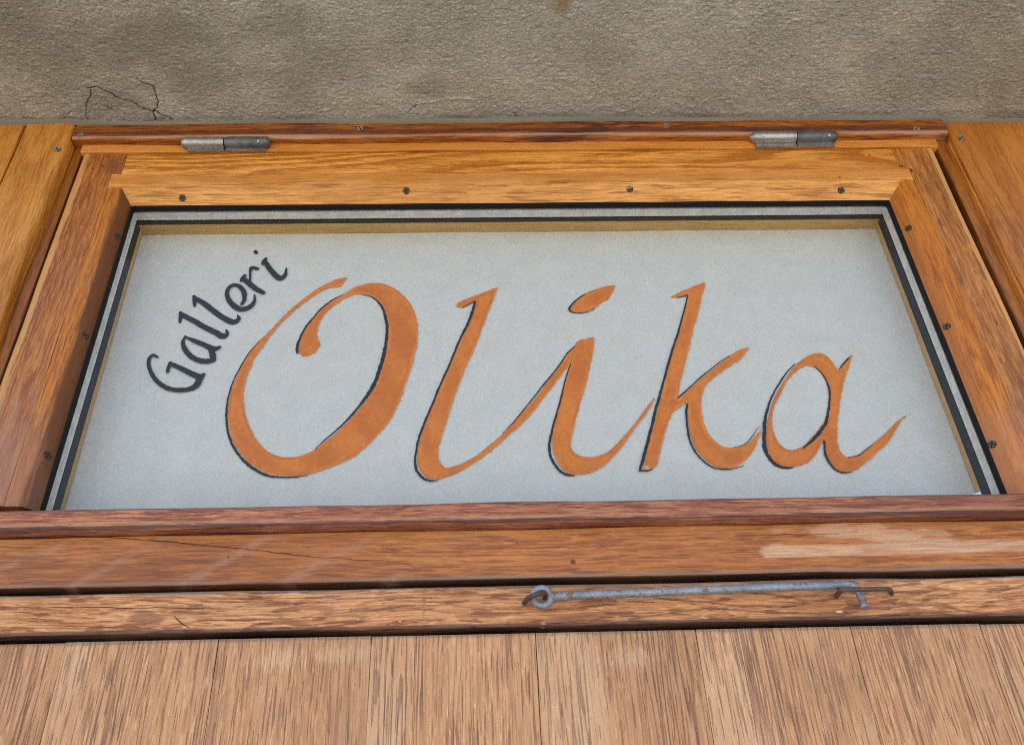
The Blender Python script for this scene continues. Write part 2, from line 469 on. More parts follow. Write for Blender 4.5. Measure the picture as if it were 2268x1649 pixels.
m_plank = wood('plank_wood', 'Z', (0.61, 0.34, 0.172), (0.44, 0.222, 0.110), (0.18, 0.084, 0.062), ringn=6, ringmix=0.15, fib=0.58, pore=0.5, pore_scale=640, pore_len=24, f1s=600.0, f2s=330.0, f1len=30, sat=1.03, patch=(0.72, 0.50, 0.31),
               patch_amt=0.4, patch_scale=13, seed=83, rough=0.65, coat=0.0, bump=1.0, warp=0.007, speck=0.1, rand=True, lines=0.6, line_scale=120.0, line_n=7.0, line_w=0.34, line_len=45, pale_amt=0.6,
               bands=[('Z', 1.7485, 0.003, (0.15, 0.12, 0.11), 0.55)],
               spots=[spot(620, 1462, -0.018, 0.018, 0.008, (0.74, 0.55, 0.36), 0.35), spot(1395, 1462, -0.018, 0.022, 0.007, (0.74, 0.55, 0.36), 0.25), spot(760, 1450, -0.018, 0.026, 0.006, (0.70, 0.50, 0.31), 0.3)])
m_board_l = wood('left_board_wood', 'Z', (0.58, 0.27, 0.075), (0.37, 0.145, 0.032), (0.19, 0.068, 0.017), ringmix=0.5, fib=0.4, pore=0.4, patch=(0.27, 0.095, 0.020), patch_amt=0.8, patch_scale=7, seed=91, rough=0.5)
m_board_r = wood('right_board_wood', 'Z', (0.52, 0.22, 0.06), (0.32, 0.112, 0.027), (0.16, 0.055, 0.022), ringmix=0.5, fib=0.4, pore=0.4, patch=(0.21, 0.075, 0.024), patch_amt=0.65, patch_scale=16, seed=97, rough=0.5)
m_reveal = wood('inner_reveal_wood', 'X', (0.55, 0.37, 0.17), (0.45, 0.27, 0.10), BROWN, ringmix=0.3, pore=0.2, seed=101, base=WB)
m_rubber = plain('black_rubber', (0.016, 0.016, 0.017), 0.7, 0.4, 80, spec=0.08)
m_spacer_edge = plain('spacer_sealant', (0.05, 0.05, 0.05), 0.6)
m_sealant = plain('grey_sealant', (0.19, 0.175, 0.14), 0.55, 0.12, 30, 0.15)
m_steel = metal('bright_hinge_steel', (0.42, 0.43, 0.42), rust_amt=0.25, rough=0.38, metallic=0.85, dull=(0.30, 0.31, 0.31))
m_galv = metal('dull_galvanised_steel', (0.16, 0.175, 0.18), rust_amt=0.3, rough=0.5, metallic=0.6, dull=(0.08, 0.09, 0.095))
m_hook = metal('galvanised_hook', (0.30, 0.335, 0.37), rust=(0.20, 0.085, 0.04), rust_amt=0.85, rough=0.5, metallic=0.5, dull=(0.20, 0.23, 0.27), scale=150, rt=0.555)
m_rust = metal('rusty_iron', (0.11, 0.075, 0.065), rust=(0.19, 0.07, 0.02), rust_amt=0.9, rough=0.6, metallic=0.3, dull=(0.075, 0.055, 0.055))
m_brass = metal('tarnished_screw', (0.40, 0.375, 0.28), rust_amt=0.15, rough=0.45, metallic=0.6, dull=(0.26, 0.245, 0.19))
m_blackscrew = metal('dark_screw', (0.10, 0.082, 0.065), rust_amt=0.5, rough=0.5, metallic=0.4, dull=(0.06, 0.05, 0.042))
m_hole = plain('screw_hole_dirt', (0.035, 0.018, 0.010), 0.9, 0.3)
m_dark = plain('dark_crack', (0.018, 0.012, 0.010), 0.9, 0.3)
m_scrap = plain('pale_blue_paper', (0.50, 0.64, 0.88), 0.6, 0.05)
m_facade = plain('facade_render', (0.42, 0.38, 0.31), 0.9, 0.2, 12)
m_roof = plain('roof_tiles', (0.22, 0.10, 0.06), 0.8, 0.3, 20)
m_ground = plain('pale_paving', (0.43, 0.40, 0.355), 0.9, 0.15, 3)


def paper_material():
    g = G('greyish_paper')
    o = g.n('TexCoord').outputs['Object']
    n1 = g.noise(o, 40.0, 5.0, 0.65)
    n2 = g.noise(o, 330.0, 4.0, 0.7)
    n3 = g.noise(g.scale(o, (1, 1, 0.35)), 700.0, 3.0, 0.6)
    v = g.math('ADD', g.math('ADD', g.math('MULTIPLY', n1, 0.32), 0.165), g.math('MULTIPLY', n2, 0.3))
    v = g.math('ADD', v, g.math('MULTIPLY', n3, 0.13))
    col = g.mix(g.step(v, 0.35, 0.75), (0.54, 0.54, 0.53, 1), (0.67, 0.67, 0.66, 1))
    vo = g.n('TexVoronoi', {'Vector': o, 'Scale': 16.0})
    sp = g.math('LESS_THAN', vo.outputs['Distance'], 0.018)
    col = g.mix(g.math('MULTIPLY', sp, 0.6), col, (0.06, 0.03, 0.02, 1))
    return g.finish(Base_Color=col, Roughness=0.8, Normal=g.bump(n2, 0.06, 0.0003), Specular_IOR_Level=0.2)


def paint_material(name, a, b):
    g = G(name)
    o = g.n('TexCoord').outputs['Object']
    n1 = g.noise(o, 45.0, 4.0, 0.6)
    n2 = g.noise(g.scale(o, (1, 1, 0.3), ), 500.0, 3.0, 0.65)
    v = g.math('ADD', g.math('MULTIPLY', n1, 0.65), g.math('MULTIPLY', n2, 0.35))
    v = g.math('ADD', g.math('MULTIPLY', v, 0.4), g.math('MULTIPLY', g.n('Attribute', attribute_name='thin').outputs['Fac'], 0.55))
    col = g.mix(g.step(v, 0.22, 0.72), c4(a), c4(b))
    return g.finish(Base_Color=col, Roughness=0.65, Normal=g.bump(n2, 0.2, 0.0003), Specular_IOR_Level=0.3)


m_paper = paper_material()
m_orange = paint_material('orange_paint', (0.58, 0.150, 0.010), (0.74, 0.225, 0.022))
m_black = paint_material('charcoal_paint', (0.016, 0.016, 0.017), (0.045, 0.044, 0.045))


def glass_material(name, refl):
    g = G(name)
    fr = g.n('Fresnel', {'IOR': 1.5}).outputs[0]
    geo = g.n('NewGeometry')
    f = g.math('MULTIPLY', fr, g.math('SUBTRACT', 1.0, geo.outputs['Backfacing']))
    f = g.math('MULTIPLY', f, refl, True)
    tr = g.n('BsdfTransparent', {'Color': (0.975, 0.98, 0.975, 1)}).outputs[0]
    gl = g.n('BsdfGlossy', {'Color': (1, 1, 1, 1), 'Roughness': 0.07}).outputs[0]
    a = g.n('MixShader', {0: f, 1: tr, 2: gl}).outputs[0]
    g.t.links.new(a, g.out.inputs['Surface'])
    return g.mat


m_glass = glass_material('window_glass', 0.5)
m_glass_in = glass_material('inner_window_glass', 0.2)


def spacer_material():
    g = G('aluminium_spacer')
    o = g.n('TexCoord').outputs['Object']
    n = g.noise(o, 90.0, 3.0, 0.6)
    col = g.mix(g.step(n, 0.4, 0.7), (0.58, 0.59, 0.575, 1), (0.72, 0.73, 0.71, 1))
    return g.finish(Base_Color=col, Metallic=0.25, Roughness=0.5)


m_spacer = spacer_material()


def plaster_material():
    g = G('rough_grey_plaster')
    o = g.n('TexCoord').outputs['Object']
    st = g.scale(o, (0.3, 1, 1))
    n1 = g.noise(o, 9.0, 5.0, 0.65)
    n2 = g.noise(st, 340.0, 4.0, 0.75)
    n3 = g.noise(o, 420.0, 3.0, 0.65)
    at = g.n('Attribute', attribute_name='stain').outputs['Fac']
    ck = g.n('Attribute', attribute_name='crack').outputs['Fac']
    oc = g.n('Attribute', attribute_name='ochre').outputs['Fac']
    v = g.math('ADD', g.math('MULTIPLY', n1, 0.5), g.math('MULTIPLY', n2, 0.5))
    col = g.mix(g.step(v, 0.36, 0.66), (0.295, 0.288, 0.238, 1), (0.475, 0.468, 0.40, 1))
    col = g.mix(g.step(n3, 0.62, 0.75, 0.0, 0.55), col, (0.70, 0.66, 0.57, 1))
    col = g.mix(g.step(n2, 0.60, 0.72, 0.0, 0.55), col, (0.10, 0.085, 0.065, 1))
    n4 = g.noise(g.scale(o, (0.7, 1, 1)), 620.0, 2.0, 0.65)
    col = g.mix(g.step(n4, 0.56, 0.68, 0.0, 0.5), col, (0.11, 0.098, 0.078, 1))
    col = g.mix(g.step(n4, 0.32, 0.43, 0.6, 0.0), col, (0.74, 0.70, 0.60, 1))
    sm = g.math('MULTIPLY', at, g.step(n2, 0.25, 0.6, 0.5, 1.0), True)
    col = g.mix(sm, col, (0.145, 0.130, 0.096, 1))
    col = g.mix(oc, col, (0.26, 0.19, 0.09, 1))
    col = g.mix(ck, col, (0.015, 0.013, 0.010, 1))
    return g.finish(Base_Color=col, Roughness=0.92, Normal=g.bump(n3, 0.4, 0.0005), Specular_IOR_Level=0.2)


m_plaster = plaster_material()

# ------------------------------------------------------------------ ground
bm = bmesh.new()
vs = [bm.verts.new(p) for p in ((-150, -150, 0), (150, -150, 0), (150, 150, 0), (-150, 150, 0))]
bm.faces.new(vs)
tag(link('ground', bm, m_ground), None, None, kind='structure')

# ------------------------------------------------------------------ house and its plaster soffit
SOFZ = 2.3155
FRONT = -0.205
house = thing('house', 'house with rough grey cracked plaster soffit above the wooden frame', 'house', (0, 0, 0))
bm = bmesh.new()
OX = 0.80
box(bm, -7, -OX, FRONT, 0.25, 0, 7.0)
box(bm, OX, 7, FRONT, 0.25, 0, 7.0)
box(bm, -OX, OX, FRONT + 0.022, 0.25, SOFZ + 0.03, 7.0)
box(bm, -OX, OX, FRONT + 0.002, FRONT + 0.020, SOFZ + 0.012, 7.0)
box(bm, -7, 7, 0.26, 9.0, 0, 7.0)
link('wall', bm, m_facade, house, smooth=False)
bm = bmesh.new()
box(bm, -7.3, 7.3, -0.45, 9.3, 7.001, 7.2)
link('roof', bm, m_roof, house, smooth=False)


def vnoise(X, Y, fx, fy, seed):
    r = np.random.default_rng(seed)
    T = r.random((256, 256))
    x, y = X * fx + 37.3, Y * fy + 11.7
    xi, yi = np.floor(x).astype(int), np.floor(y).astype(int)
    tx, ty = x - xi, y - yi
    tx, ty = tx * tx * (3 - 2 * tx), ty * ty * (3 - 2 * ty)
    a, b = T[xi % 256, yi % 256], T[(xi + 1) % 256, yi % 256]
    c, d = T[xi % 256, (yi + 1) % 256], T[(xi + 1) % 256, (yi + 1) % 256]
    return (a * (1 - tx) + b * tx) * (1 - ty) + (c * (1 - tx) + d * tx) * ty - 0.5


def segdist(X, Y, pts):
    best = np.full(X.shape, 9.0)
    for (ax, ay), (bx, by) in zip(pts, pts[1:]):
        dx, dy = bx - ax, by - ay
        L = dx * dx + dy * dy + 1e-12
        t = np.clip(((X - ax) * dx + (Y - ay) * dy) / L, 0, 1)
        best = np.minimum(best, np.hypot(X - ax - t * dx, Y - ay - t * dy))
    return best


def soffit():
    nx, ny = 1900, 250
    x = np.linspace(-0.795, 0.795, nx)
    y = np.linspace(-0.026, FRONT, ny)
    X, Y = np.meshgrid(x, y)
    wx = X + 0.01 * vnoise(X, Y, 30, 30, 1)
    wy = Y + 0.006 * vnoise(X, Y, 25, 25, 2)
    h = 0.0016 * vnoise(X, Y, 9, 14, 3) + 0.0003 * vnoise(wx, wy, 35, 70, 4)
    grit = np.clip(vnoise(X, Y, 330, 400, 71) - 0.12, 0, 1) + np.clip(vnoise(X, Y, 240, 300, 72) - 0.2, 0, 1)
    h += 0.00020 * vnoise(wx, wy, 230, 480, 6) + 0.0005 * vnoise(X, Y, 500, 620, 7) + 0.00035 * (rng.random(X.shape) - 0.5) - 0.0018 * grit
    h += 0.0003 * np.abs(vnoise(wx, wy, 120, 260, 8)) * 2
    pit = vnoise(X, Y, 160, 220, 9)
    h += 0.0016 * np.clip(pit - 0.30, 0, 1) * 4

    def line(pts, jit=0.0012):
        q = [PZ(a * 0.4945, b * 0.4945, SOFZ) for a, b in pts]
        out = []
        for p, r in zip(q, q[1:]):
            for k in range(4):
                t = k / 4
                out.append((p[0] * (1 - t) + r[0] * t + random.uniform(-jit, jit), p[1] * (1 - t) + r[1] * t + random.uniform(-jit, jit)))
        out.append((q[-1][0], q[-1][1]))
        return out
    cracks = [([(395, 398), (435, 388), (470, 405), (520, 435), (590, 455), (640, 485), (690, 497), (735, 515), (775, 538)], 0.0013, 1.0),
              ([(610, 350), (650, 372), (690, 385), (703, 430), (708, 480), (690, 497), (695, 535)], 0.0012, 0.9),
              ([(408, 400), (398, 440), (390, 490), (392, 530), (410, 552)], 0.0009, 0.8),
              ([(1062, 320), (1085, 355), (1120, 390), (1145, 415)], 0.0005, 0.25),
              ([(108, 526), (130, 552)], 0.0011, 0.7), ([(330, 500), (285, 525), (275, 548)], 0.0006, 0.6),
              ([(1820, 508), (1845, 485), (1870, 468)], 0.0008, 0.7), ([(470, 470), (500, 492)], 0.0012, 0.6),
              ([(2300, 505), (2320, 530)], 0.0008, 0.6)]
    ck = np.zeros_like(X)
    for pts, w, s in cracks:
        d = segdist(X, Y, line(pts))
        w2 = w * (0.65 + 1.2 * (vnoise(X, Y, 90, 90, 21) + 0.5) * 0.6)
        m = np.clip(1.35 - d / (0.5 * w2), 0, 1)
        ck = np.maximum(ck, m * s)
    h += 0.0025 * ck
    ridge = segdist(X, Y, line([(1870, 468), (1960, 448), (2060, 440), (2140, 442)]))
    h -= 0.0013 * np.clip(1 - ridge / 0.0015, 0, 1)
    st = np.zeros_like(X)

    def blob(u, v, ru, rv, s, seed):
        c = PZ(u, v, SOFZ)
        e = PZ(u + ru, v, SOFZ)
        f = PZ(u, v + rv, SOFZ)
        rx, ry = abs(e[0] - c[0]), abs(f[1] - c[1])
        d = np.hypot((X - c[0]) / rx, (Y - c[1]) / ry)
        d = d + 0.9 * vnoise(X, Y, 28, 40, seed) + 0.5 * vnoise(X, Y, 80, 120, seed + 1)
        return s * np.clip(1.35 - d, 0, 1)
    for b in ((300, 95, 230, 60, 0.5, 31), (430, 165, 120, 60, 0.42, 33), (100, 120, 140, 90, 0.45, 35), (620, 60, 140, 40, 0.45, 37), (250, 215, 80, 40, 0.45, 39), (950, 195, 70, 22, 0.55, 41),
              (1345, 110, 90, 50, 0.3, 43), (1500, 180, 120, 50, 0.25, 45), (2150, 150, 200, 110, 0.35, 47), (1700, 225, 120, 35, 0.3, 49), (700, 140, 160, 70, 0.3, 51), (20, 40, 120, 90, 0.45, 53)):
        st = np.maximum(st, blob(*b))
    st += 0.25 * np.clip(vnoise(X, Y, 14, 22, 55) + 0.05, 0, 1)
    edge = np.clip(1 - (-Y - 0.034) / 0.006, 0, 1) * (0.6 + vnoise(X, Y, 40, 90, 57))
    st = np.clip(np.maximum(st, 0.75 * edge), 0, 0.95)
    oc = np.maximum(blob(1248, 10, 26, 26, 0.85, 61), blob(326, 250, 9, 9, 0.5, 63))
    # the front arris is rounded off
    r = 0.02
    dd = np.clip((Y - (FRONT + r)) / -r, 0, 1)
    Z = SOFZ + h + r * (1 - np.sqrt(1 - np.minimum(dd, 0.999) ** 2))
    V = np.stack([X, Y, Z], -1).reshape(-1, 3)
    i = (np.arange(ny - 1)[:, None] * nx + np.arange(nx - 1)[None, :]).reshape(-1)
    F = np.stack([i, i + nx, i + nx + 1, i + 1], -1)
    me = bpy.data.meshes.new('soffit')
    me.from_pydata(V.tolist(), [], F.tolist())
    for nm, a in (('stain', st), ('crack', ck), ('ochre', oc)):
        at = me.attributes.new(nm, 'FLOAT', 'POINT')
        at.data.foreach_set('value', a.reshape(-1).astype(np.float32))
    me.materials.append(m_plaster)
    me.polygons.foreach_set('use_smooth', [True] * len(me.polygons))
    o = bpy.data.objects.new('soffit', me)
    COL.objects.link(o)
    o.parent = house


soffit()


# ------------------------------------------------------------------ screws
def sector(bm, pts, h0, h1):
    lo = [bm.verts.new((a, -h0, b)) for a, b in pts]
    hi = [bm.verts.new((a * 0.93, -h1, b * 0.93)) for a, b in pts]
    n = len(pts)
    for k in range(n):
        bm.faces.new((lo[k], lo[(k + 1) % n], hi[(k + 1) % n], hi[k]))
    bm.faces.new(hi)


def slotted_head(r, ang):
    """screw head facing -y: two half discs either side of a slot, on a lower base disc"""
    bm = bmesh.new()
    w = r * 0.16
    a0 = math.asin(w / r)
    sector(bm, [(r * math.cos(2 * math.pi * k / 20), r * math.sin(2 * math.pi * k / 20)) for k in range(20)], -0.001, 0.0002)
    for f in bm.faces:
        f.material_index = 1
    for s in (0, math.pi):
        pts = [(r * math.cos(t + s), r * math.sin(t + s)) for t in np.linspace(a0, math.pi - a0, 10)]
        sector(bm, pts, 0.0, 0.0011)
    bmesh.ops.rotate(bm, verts=bm.verts, cent=(0, 0, 0), matrix=Matrix.Rotation(ang, 3, 'Y'))
    return bm


def cross_head(r, ang):
    bm = bmesh.new()
    sector(bm, [(1.22 * r * math.cos(2 * math.pi * k / 20), 1.16 * r * math.sin(2 * math.pi * k / 20)) for k in range(20)], -0.001, 0.00015)
    bm.faces.ensure_lookup_table()
    for f in bm.faces:
        f.material_index = 1
    w = r * 0.17
    for s in range(4):
        b = s * math.pi / 2
        t0 = math.asin(w / r)
        pts = [(r * math.cos(t + b), r * math.sin(t + b)) for t in np.linspace(t0, math.pi / 2 - t0, 6)]
        c = (w * 1.3 * (math.cos(b) - math.sin(b)), w * 1.3 * (math.sin(b) + math.cos(b)))
        sector(bm, pts + [c], 0.0, 0.0007)
    bmesh.ops.rotate(bm, verts=bm.verts, cent=(0, 0, 0), matrix=Matrix.Rotation(ang, 3, 'Y'))
    return bm


def put(bm, loc, normal=(0, -1, 0)):
    q = Vector((0, -1, 0)).rotation_difference(Vector(normal).normalized())
    bmesh.ops.transform(bm, verts=bm.verts, matrix=Matrix.Translation(Vector(loc)) @ q.to_matrix().to_4x4())
    return bm


# ------------------------------------------------------------------ door frame
frame = thing('door_frame', 'honey brown wooden door frame around the window, under the plaster', 'door frame', (0, 0, 0))
YB = -0.028
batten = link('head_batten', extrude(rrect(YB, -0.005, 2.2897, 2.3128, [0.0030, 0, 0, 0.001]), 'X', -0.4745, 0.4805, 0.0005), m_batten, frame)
for (u, v, a) in ((178, 300, 0.5), (798, 285, 1.2), (1476, 279, -0.2), (2030, 285, 2.2)):
    link('screw', put(slotted_head(0.0037, a), P(u, v, YB)), [m_brass, m_hole], batten)
link('frame_head', extrude(rrect(-0.019, 0.03, 2.2787, 2.312, [0.001, 0, 0, 0.001]), 'X', -0.466, 0.470, 0.0003), m_head, frame)
for sx, x0, x1 in ((-1, -0.52, -0.4662), (1, 0.4703, 0.52)):
    link('frame_jamb', extrude(rrect(x0, x1, -0.0143, 0.03, 0.001), 'Z', 1.70, 2.312, 0.0004), m_jamb, frame)
YL, YR = -0.030, -0.024
bl = link('side_board', extrude(rrect(-0.5285, -0.4765, YL, -0.004, [0.0015, 0.006, 0, 0]), 'Z', 1.79, 2.3125, 0.0005), m_board_l, frame)
link('side_board', extrude(rrect(-0.78, -0.5305, YL + 0.0005, -0.004, [0, 0.002, 0, 0]), 'Z', 1.79, 2.3115, 0.0005), m_board_l, frame)
br = link('side_board', extrude(rrect(0.485, 0.62, YR, -0.004, [0.0045, 0.001, 0, 0]), 'Z', 1.79, 2.3115, 0.0006), m_board_r, frame)
link('side_board', extrude(rrect(0.6212, 0.78, YR + 0.0004, -0.004, [0.001, 0, 0, 0]), 'Z', 1.79, 2.3115, 0.0006), m_board_r, frame)
link('edge_strip', extrude(rrect(0.4815, 0.4848, YR + 0.0035, -0.006, 0.001), 'Z', 1.79, 2.283, 0.0004), m_board_r, frame)
link('screw', put(slotted_head(0.0038, 0.9), P(127, 331, YL)), [m_brass, m_hole], bl)
link('screw', put(slotted_head(0.0038, 2.4), P(2128, 306, YR)), [m_brass, m_hole], br)
YT = -0.024
tr = link('transom', extrude(rrect(YT, 0.03, 1.7882, 1.8292, [0.0014, 0, 0, 0.001]), 'X', -0.78, 0.78, 0.0004), m_transom, frame)
bm = bmesh.new()
box(bm, -0.79, 0.79, 0.03, 0.06, 1.70, 1.835)
box(bm, -0.79, -0.45, 0.032, 0.06, 1.836, 2.33)
box(bm, 0.45, 0.79, 0.032, 0.06, 1.836, 2.33)
box(bm, -0.45, 0.45, 0.032, 0.06, 2.25, 2.33)
link('backing_board', bm, m_jamb, frame, smooth=False)  # added behind the members so no light leaks through the gaps
for sx in (-1, 1):
    link('door_post', extrude(rrect(min(sx * 0.60, sx * 0.78), max(sx * 0.60, sx * 0.78), -0.020, 0.03, 0.002), 'Z', 0.0, 1.785, 0.0005, step=0.1), m_jamb, frame)


def ribbon(bm, pts, widths, normal=(0, -1, 0), jit=0.0):
    """flat band along a path that lies in a plane y = const; widths in metres"""
    pts = [np.array(p, float) for p in pts]
    rows = []
    for i, p in enumerate(pts):
        d = pts[min(i + 1, len(pts) - 1)] - pts[max(i - 1, 0)]
        n = np.array([-d[2], 0, d[0]])
        n /= (np.linalg.norm(n) + 1e-9)
        a = widths[i] * (0.5 + random.uniform(-jit, jit))
        b = widths[i] * (0.5 + random.uniform(-jit, jit))
        rows.append((bm.verts.new(p + n * a), bm.verts.new(p - n * b)))
    for (a, b), (c, d) in zip(rows, rows[1:]):
        bm.faces.new((a, b, d, c))
    return bm


def crack_on(parent, pts, y, w):
    bm = bmesh.new()
    q = catmull([P(u, v, y) for u, v in pts], 6)
    q = [p + np.array([0, 0, random.uniform(-0.0003, 0.0003)]) for p in q]
    n = len(q)
    ribbon(bm, q, [w * (0.35 + 0.65 * math.sin(math.pi * i / (n - 1))) for i in range(n)], jit=0.25)
    return link('crack', bm, m_dark, parent, smooth=False)


crack_on(tr, [(2, 1174), (90, 1180), (180, 1186), (260, 1190), (360, 1198), (450, 1207), (560, 1218), (640, 1228), (720, 1236), (820, 1243)], YT - 0.0006, 0.00055)
crack_on(tr, [(1640, 1192), (1740, 1190), (1860, 1190)], YT - 0.0006, 0.0004)

# sealant in the joint under the plaster
bm = bmesh.new()
n = 160
rows = []
for i in range(n):
    x = -0.78 + 1.56 * i / (n - 1)
    yb = YL if x < -0.4745 else (YB if x < 0.4805 else YR)
    wv = 0.0045 + 0.0010 * math.sin(x * 21) + random.uniform(-0.0004, 0.0004)
    dv = 0.0028 + 0.0006 * math.sin(x * 33 + 1) + random.uniform(-0.0002, 0.0002)
    prof = [(yb + 0.006, SOFZ + 0.002), (yb - wv, SOFZ + 0.0015), (yb - wv * 0.6, SOFZ - dv * 0.35), (yb - wv * 0.2, SOFZ - dv * 0.8), (yb + 0.002, SOFZ - dv - 0.0012)]
    rows.append([bm.verts.new((x, a, b)) for a, b in prof])
for r0, r1 in zip(rows, rows[1:]):
    for k in range(4):
        bm.faces.new((r0[k], r0[k + 1], r1[k + 1], r1[k]))
link('sealant_bead', bm, m_sealant, frame)

# ------------------------------------------------------------------ hinged window sash
win = thing('transom_window', 'wide hinged wooden window with double glazing above the door', 'window', WB)
ZT = 2.2768
ZS = 2.2445     # seam between top rail and bead
ZB = 2.2255     # front lower edge of the bead
GZ = 2.2087     # glass opening top
link('top_rail', extrude(rrect(-0.018, 0.02, ZS + 0.0003, ZT, [0.0006, 0, 0, 0.002]), 'X', -0.4145, 0.4178, 0.0002), m_toprail, win)
for sx, m in ((-1, m_stile_l), (1, m_stile_r)):
    prof = rrect(-0.4625, -0.4245, -0.0179, 0.02, [0.0022, 0.0005, 0, 0]) if sx < 0 else rrect(0.4278, 0.4628, -0.0179, 0.02, [0.0005, 0.0022, 0, 0])
    bm = extrude(prof, 'Z', 1.8598 if sx < 0 else 1.8592, ZT, 0.0004)
    if sx < 0:
        box(bm, -0.426, -0.4150, -0.01785, 0.02, ZS - 0.001, ZT - 0.0005)
    else:
        box(bm, 0.4183, 0.4290, -0.01785, 0.02, ZS - 0.001, ZT - 0.0005)
    link('stile', bm, m, win)
tb = link('glazing_bead', extrude([(-0.0183, ZS), (0.0, ZS), (0.0, GZ + 0.001), (-0.006, GZ + 0.001), (-0.0176, ZB - 0.0008), (-0.0183, ZB)], 'X', -0.4242, 0.4272, 0.00015), m_topbead, win)
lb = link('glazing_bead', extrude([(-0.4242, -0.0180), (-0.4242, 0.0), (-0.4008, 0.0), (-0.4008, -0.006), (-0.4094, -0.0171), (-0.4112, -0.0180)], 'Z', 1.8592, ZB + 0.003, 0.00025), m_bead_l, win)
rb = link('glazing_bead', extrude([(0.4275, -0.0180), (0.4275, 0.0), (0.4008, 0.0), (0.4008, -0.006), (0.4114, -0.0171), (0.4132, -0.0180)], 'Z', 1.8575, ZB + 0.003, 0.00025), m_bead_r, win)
ntop = Vector((0, -(ZB - GZ - 0.001), -0.012))
for (u, v) in ((404, 438), (900, 422), (1395, 418), (1863, 421)):
    y = -0.0125
    for _ in range(40):      # walk the point onto the sloping face
        p = P(u, v, y)
        y = 0.5 * y + 0.5 * (-0.006 - (p[2] - (GZ + 0.001)) * (0.0116 / (ZB - 0.0008 - GZ - 0.001)))
    link('screw', put(cross_head(0.0033, random.uniform(0, 1.5)), p, ntop), [m_blackscrew, m_hole], tb)
for bead, sx, pts, xs in ((lb, -1, ((261, 523), (189, 742), (106, 1007)), (0.4008, 0.4094)), (rb, 1, ((2012, 505), (2097, 722), (2197, 983)), (0.4008, 0.4114))):
    for (u, v) in pts:
        y = -0.012
        for _ in range(40):
            p = P(u, v, y)
            y = 0.5 * y + 0.5 * (-0.006 - (abs(p[0]) - xs[0]) * (0.0111 / (xs[1] - xs[0])))
            y = min(-0.0065, max(-0.0165, y))
        link('screw', put(cross_head(0.0033, random.uniform(0, 1.5)), p, (-sx * 0.0111, -(xs[1] - xs[0]), 0)), [m_blackscrew, m_hole], bead)


def ring(name, x, z0, z1, w, y0, y1, mat, parent=win):
    bm = bmesh.new()
    box(bm, -x - w, -x, y0, y1, z0, z1 + w)
    box(bm, x, x + w, y0, y1, z0, z1 + w)
    box(bm, -x, x, y0, y1, z1, z1 + w)
    return link(name, bm, mat, parent, smooth=False)


ring('gasket', 0.3995, 1.84, GZ - 0.0008, 0.0045, -0.0062, 0.0002, m_rubber)


def pane(y0, y1, mat):
    bm = bmesh.new()
    box(bm, -0.405, 0.405, y0, y1, 1.838, 2.2165)
    return link('glass_pane', bm, mat, win, smooth=False)


pane(0.0006, 0.0026, m_glass)
sp = ring('spacer_bar', 0.4005, 1.845, GZ - 0.0010, 0.004, 0.0028, 0.0128, m_spacer)
bm = bmesh.new()
x0, z0 = 0.4002, GZ - 0.00125
for k in range(180):       # perforations along the spacer
    x = -0.395 + 0.79 * k / 179
    box(bm, x - 0.0006, x + 0.0006, 0.0105, 0.0113, z0, z0 + 0.0003)
for s in (-1, 1):
    for k in range(80):
        z = 1.85 + 0.355 * k / 79
        box(bm, s * (x0 + 0.0002) - 0.0001, s * (x0 + 0.0002) + 0.0001, 0.0105, 0.0113, z - 0.0006, z + 0.0006)
perf = link('perforation', bm, plain('perforation_white', (0.75, 0.76, 0.75), 0.5), sp, smooth=False)
perf['kind'] = 'stuff'
pane(0.0130, 0.0150, m_glass_in)
m_rebate = plain('dark_grey_rebate', (0.045, 0.042, 0.037), 0.8, 0.4, 60, spec=0.08)
ring('inner_gasket', 0.4008, 1.84, GZ - 0.0004, 0.004, 0.0152, 0.0205, m_rebate)
bm = bmesh.new()
for s in (-1, 1):
    box(bm, min(s * 0.4012, s * 0.405), max(s * 0.4012, s * 0.405), 0.0206, 0.0265, 1.84, GZ + 0.003)
link('inner_rebate', bm, m_rebate, win, smooth=False)
rv = bmesh.new()
extrude(rrect(0.0207, 0.0355, GZ - 0.0002, GZ + 0.02, [0.0008, 0, 0, 0]), 'X', -0.4018, 0.4018, 0.0001, bm=rv)
link('inner_reveal', rv, m_reveal, win)
for s in (-1, 1):
    link('inner_reveal', extrude(rrect(min(s * 0.4018, s * 0.425), max(s * 0.4018, s * 0.425), 0.0267, 0.0355, 0.0005), 'Z', 1.84, GZ + 0.02, 0.0001), m_reveal, win)
rail_b = link('bottom_rail', extrude(rrect(-0.033, 0.03, 1.8312, 1.8495, [0.0022, 0, 0, 0.0025]), 'X', -0.565, 0.565, 0.0004), m_botrail, win)


